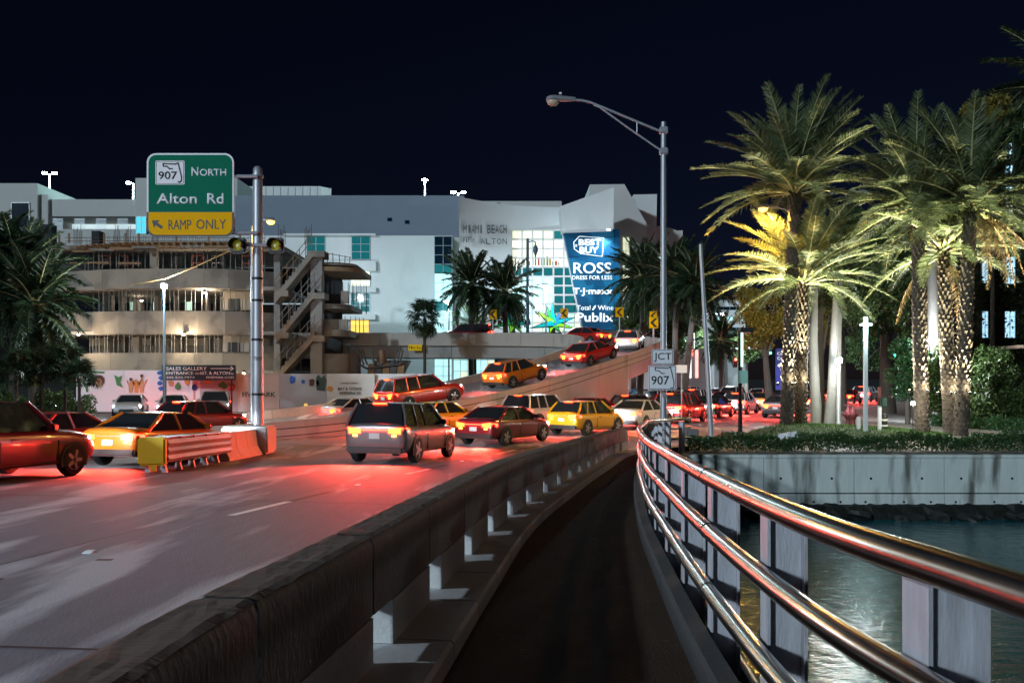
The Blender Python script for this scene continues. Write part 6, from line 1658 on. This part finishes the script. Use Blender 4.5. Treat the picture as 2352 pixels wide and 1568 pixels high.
    out.append(('high_brake_light', MB().box(rt_ * hl - .05, rt_ * hl - .005, -.2, .2, zt - .01, zt + .02) if kind != 'sedan' else MB().box(rt_ * hl - .16, rt_ * hl - .12, -.2, .2, zt - .13, zt - .10), 'brake', False, []))
    out.append(('number_plate', MB().box(xr_ - .02, xr_ + .02, -.155, .155, tz - .22, tz - .07), 'plate', False, []))
    out.append(('rear_bumper', MB().bevel_box(xr_ - .05, xr_ + .25, -hw * .88, hw * .88, .30, .48, .05), 'plastic', True, []))
    sm = MB()
    for sgn in (-1, 1):
        for xx in (rb * hl * .72, (rb + fb) / 2 * hl, fb * hl * .98):
            sm.box(xx - .007, xx + .007, sgn * (hw - .012) - .014, sgn * (hw - .012) + .014, .36, belt - .24)
        sm.box(rb * hl * .72, fb * hl * .98, sgn * (hw - .014) - .014, sgn * (hw - .014) + .014, .34, .352)
    out.append(('door_seams', sm, 'plastic', False, []))
    out.append(('front_grille', MB().bevel_box(hl - .12, hl + .015, -hw * .5, hw * .5, .36, .56, .03), 'plastic', True, []))
    return out, (L, W, H, tz)
CAR_MESH = {}
for kd in ('sedan', 'suv', 'hatch'):
    parts, dim = car_parts(kd)
    mk = {'glass': M_cglass, 'plastic': M_plastic, 'tyre': M_tyre, 'rim': M_rim, 'tail': M_tail, 'brake': M_brake, 'amber': M_amber, 'head': M_head, 'plate': M_plate}
    lst = []
    for nm, b, key, sm, subs in parts:
        me_ = b.mesh(nm, mk.get(key), sm)
        if nm in ('body', 'roof'):
            at_ = me_.attributes.get('sharp_edge')
            if at_: me_.attributes.remove(at_)
        lst.append((nm, me_, key, [(n2, b2.mesh(n2, mk[k2], s2), k2) for n2, b2, k2, s2 in subs]))
    CAR_MESH[kd] = (lst, dim)
BODY = {}
def car(kind, colour, label, x, y, z, yaw, pitch=0.0, oncoming=False, glow=1.0, group='cars in the traffic'):
    lst, (L, W, H, tz) = CAR_MESH[kind]
    t = thing('car', label, 'car', (x, y, z), group)
    t.rotation_euler = (0, pitch, yaw)
    for nm, me, key, subs in lst:
        m2 = me
        if key == 'paint':
            kk = (kind, nm, colour)
            if kk not in BODY:
                c = me.copy(); c.materials.clear(); c.materials.append(PAINT[colour]); BODY[kk] = c
            m2 = BODY[kk]
        o = bpy.data.objects.new(nm, m2); COL.objects.link(o); o.parent = t
        if nm in ('body', 'roof'):
            md_ = o.modifiers.new('round', 'SUBSURF'); md_.levels = 1; md_.render_levels = 2
        for n2, me2, k2 in subs:
            o2 = bpy.data.objects.new(n2, me2); COL.objects.link(o2); o2.parent = o
    if glow:
        d = bpy.data.lights.get('tail_glow_%.1f' % glow)
        if d is None:
            d = bpy.data.lights.new('tail_glow_%.1f' % glow, 'SPOT'); d.energy = 1700 * glow; d.color = (1, .05, .03); d.shadow_soft_size = .12; d.spot_size = R(105); d.spot_blend = .9
        for sgn in (() if oncoming else (-1, 1)):
            o = bpy.data.objects.new('tail_lamp_light', d); COL.objects.link(o); o.parent = t
            o.location = (-L / 2 - .12, sgn * W * .32, tz); o.rotation_euler = Vector((-1, 0, -.55)).to_track_quat('-Z', 'Y').to_euler()
        h = bpy.data.lights.get('head_beam_%d' % oncoming)
        if h is None:
            h = bpy.data.lights.new('head_beam_%d' % oncoming, 'SPOT'); h.energy = 900 if oncoming else 260; h.color = (.95, .97, 1); h.shadow_soft_size = .08; h.spot_size = R(80); h.spot_blend = .7
        o = bpy.data.objects.new('head_lamp_light', h); COL.objects.link(o); o.parent = t
        o.location = (L / 2 + .08, 0, tz - .1); o.rotation_euler = Vector((1, 0, -.16)).to_track_quat('-Z', 'Y').to_euler()
    return t
def lane_car(kind, colour, label, off, s, back=False, glow=1.0, **k):
    q = BARRIER.off(s, off); tn = BARRIER.tan(s); yaw = math.atan2(tn[1], tn[0]) + (math.pi if back else 0)
    pitch = .035 * tn[1] * (-1 if back else 1) if q[1] < 25.5 else 0
    if 34 < s < 60 and not back: glow = .25
    return car(kind, colour, label, q[0], q[1], groad(q[1]), yaw, pitch, back, glow, **k)
# near lane
lane_car('suv', 'grey', 'grey off-roader nearest the sign pole in the near lane', 6.3, 24.0)
lane_car('sedan', 'maroon', 'maroon sedan ahead of the grey off-roader in the near lane', 6.2, 30.2)
lane_car('hatch', 'yellow', 'yellow hatchback in the near lane before the ramp wall', 6.2, 36.0)
lane_car('sedan', 'silver', 'silver sedan in the near lane left of the lamp pole', 6.2, 42.0)
lane_car('suv', 'red', 'red off-roader in the near lane just left of the 907 sign', 6.2, 48.5)
lane_car('sedan', 'black', 'black sedan in the near lane between the 907 sign and leaning mast', 6.2, 55.5)
lane_car('hatch', 'white', 'white hatchback in the near lane right of the leaning mast', 6.2, 62.5)
lane_car('sedan', 'orange', 'orange sedan in the near lane left of the tall palm trunk', 6.2, 69.5)
# kerb lane, further on
lane_car('sedan', 'grey', 'grey sedan in the kerb lane behind the utility pole', 2.4, 58.5)
lane_car('suv', 'black', 'black off-roader in the kerb lane left of the palm trunks', 2.4, 66.5)
# second lane beyond the crash cushion
lane_car('suv', 'maroon', 'maroon off-roader at the left edge beyond the crash cushion', 12.6, 15.4)
lane_car('sedan', 'orange', 'orange sedan just left of the yellow crash cushion nose', 12.6, 21.4)
lane_car('sedan', 'yellow', 'yellow cab-like sedan right behind the sign pole', 12.2, 33.4)
lane_car('suv', 'silver', 'silver off-roader before the low end of the ramp wall', 10.8, 39.2)
lane_car('sedan', 'red', 'red sedan close to the foot of the ramp wall', 10.4, 45.4)
lane_car('hatch', 'black', 'black hatchback at the middle of the ramp wall', 10.2, 51.6)
lane_car('sedan', 'maroon', 'maroon sedan under the tall end of the ramp wall', 10.2, 58.2)
lane_car('suv', 'white', 'white off-roader beyond the end of the ramp wall', 10.2, 65.5)
lane_car('sedan', 'red', 'red sedan in the far lane left of the palm trunks', 10.2, 73.0)
# lane that leads to the ramp
lane_car('sedan', 'red', 'red sedan in the ramp lane at the left edge', 17.0, 22.5)
# third lane further left
lane_car('hatch', 'maroon', 'maroon hatchback in the outer lane at the left edge', 21.0, 29.0)
lane_car('sedan', 'silver', 'silver sedan in the outer lane by the left palms', 21.0, 35.5)
def ramp_car(kind, colour, label, s, o=.6):
    q = RAMP.off(s, -o); tn = RAMP.tan(s); z = RAMP.at(s)[2]; dz = (RAMP.at(s + 1)[2] - RAMP.at(s - 1)[2]) / 2
    return car(kind, colour, label, q[0], q[1], z + .01, math.atan2(tn[1], tn[0]), -math.atan(dz), glow=(.15 if s < 36 else 0), group='cars on the flyover ramp')
ramp_car('suv', 'red', 'red off-roader climbing the lower ramp', 16.5, .9)
ramp_car('hatch', 'orange', 'orange hatchback halfway up the ramp', 24.0)
ramp_car('sedan', 'red', 'red sedan entering the bend at the top of the ramp', 31.5)
ramp_car('hatch', 'silver', 'silver hatchback in the bend at the top of the ramp', 38.5)
ramp_car('sedan', 'red', 'red sedan on the upper leg before the star sculptures', 47.5, .2)
ramp_car('suv', 'maroon', 'maroon off-roader on the upper leg left of the dark palms', 58.0, .2)
# oncoming cars with white headlights
for (kd, cl, x, y, lb) in (('sedan', 'white', -22.6, 55.2, 'oncoming white sedan with glaring headlights below the sales board'), ('suv', 'silver', -19.6, 54.6, 'oncoming silver off-roader with glaring headlights left of the sign pole'), ('sedan', 'silver', -25.8, 56.0, 'oncoming silver sedan with glaring headlights at the left end of the hoarding'), ('hatch', 'white', -30.5, 54.5, 'oncoming white hatchback with headlights by the left palms')):
    car(kd, cl, lb, x, y, groad(y), R(-72), 0, True, 1.0, 'oncoming cars')
for (kd, cl, off, s, lb) in (('hatch', 'white', 14.2, 71.0, 'oncoming white hatchback closest to the ramp end'), ('sedan', 'silver', 14.2, 78.0, 'oncoming silver sedan in the near oncoming lane right of the leaning mast'), ('suv', 'white', 14.2, 86.0, 'oncoming white off-roader in the near oncoming lane by the meter box'), ('sedan', 'white', 14.2, 95.0, 'oncoming white sedan in the near oncoming lane beside the palm trunks'),
                             ('sedan', 'white', 17.5, 74.0, 'oncoming white sedan on the avenue beyond the ramp end'), ('suv', 'silver', 17.5, 82.0, 'oncoming silver off-roader on the avenue left of the meter box'), ('hatch', 'grey', 21.0, 78.0, 'oncoming grey hatchback on the far side of the avenue'), ('sedan', 'silver', 17.5, 91.0, 'oncoming silver sedan on the avenue close to the palm trunks')):
    lane_car(kd, cl, lb, off, s, True, group='oncoming cars')
# far right stretch seen between the trunks
for (kd, cl, off, s, lb) in (('sedan', 'red', 4.0, 92.0, 'red sedan seen right of the brilliant post lamp'), ('suv', 'white', 4.0, 100.0, 'white off-roader seen between post lamp and slim plaza light'), ('sedan', 'grey', 4.0, 108.0, 'grey sedan seen right of the slim plaza light'), ('hatch', 'red', 8.0, 97.0, 'red hatchback in the far lane behind the post lamp'), ('sedan', 'maroon', 8.0, 106.0, 'maroon sedan in the far lane behind the slim plaza light')):
    lane_car(kd, cl, lb, off, s, group='cars beyond the plaza')
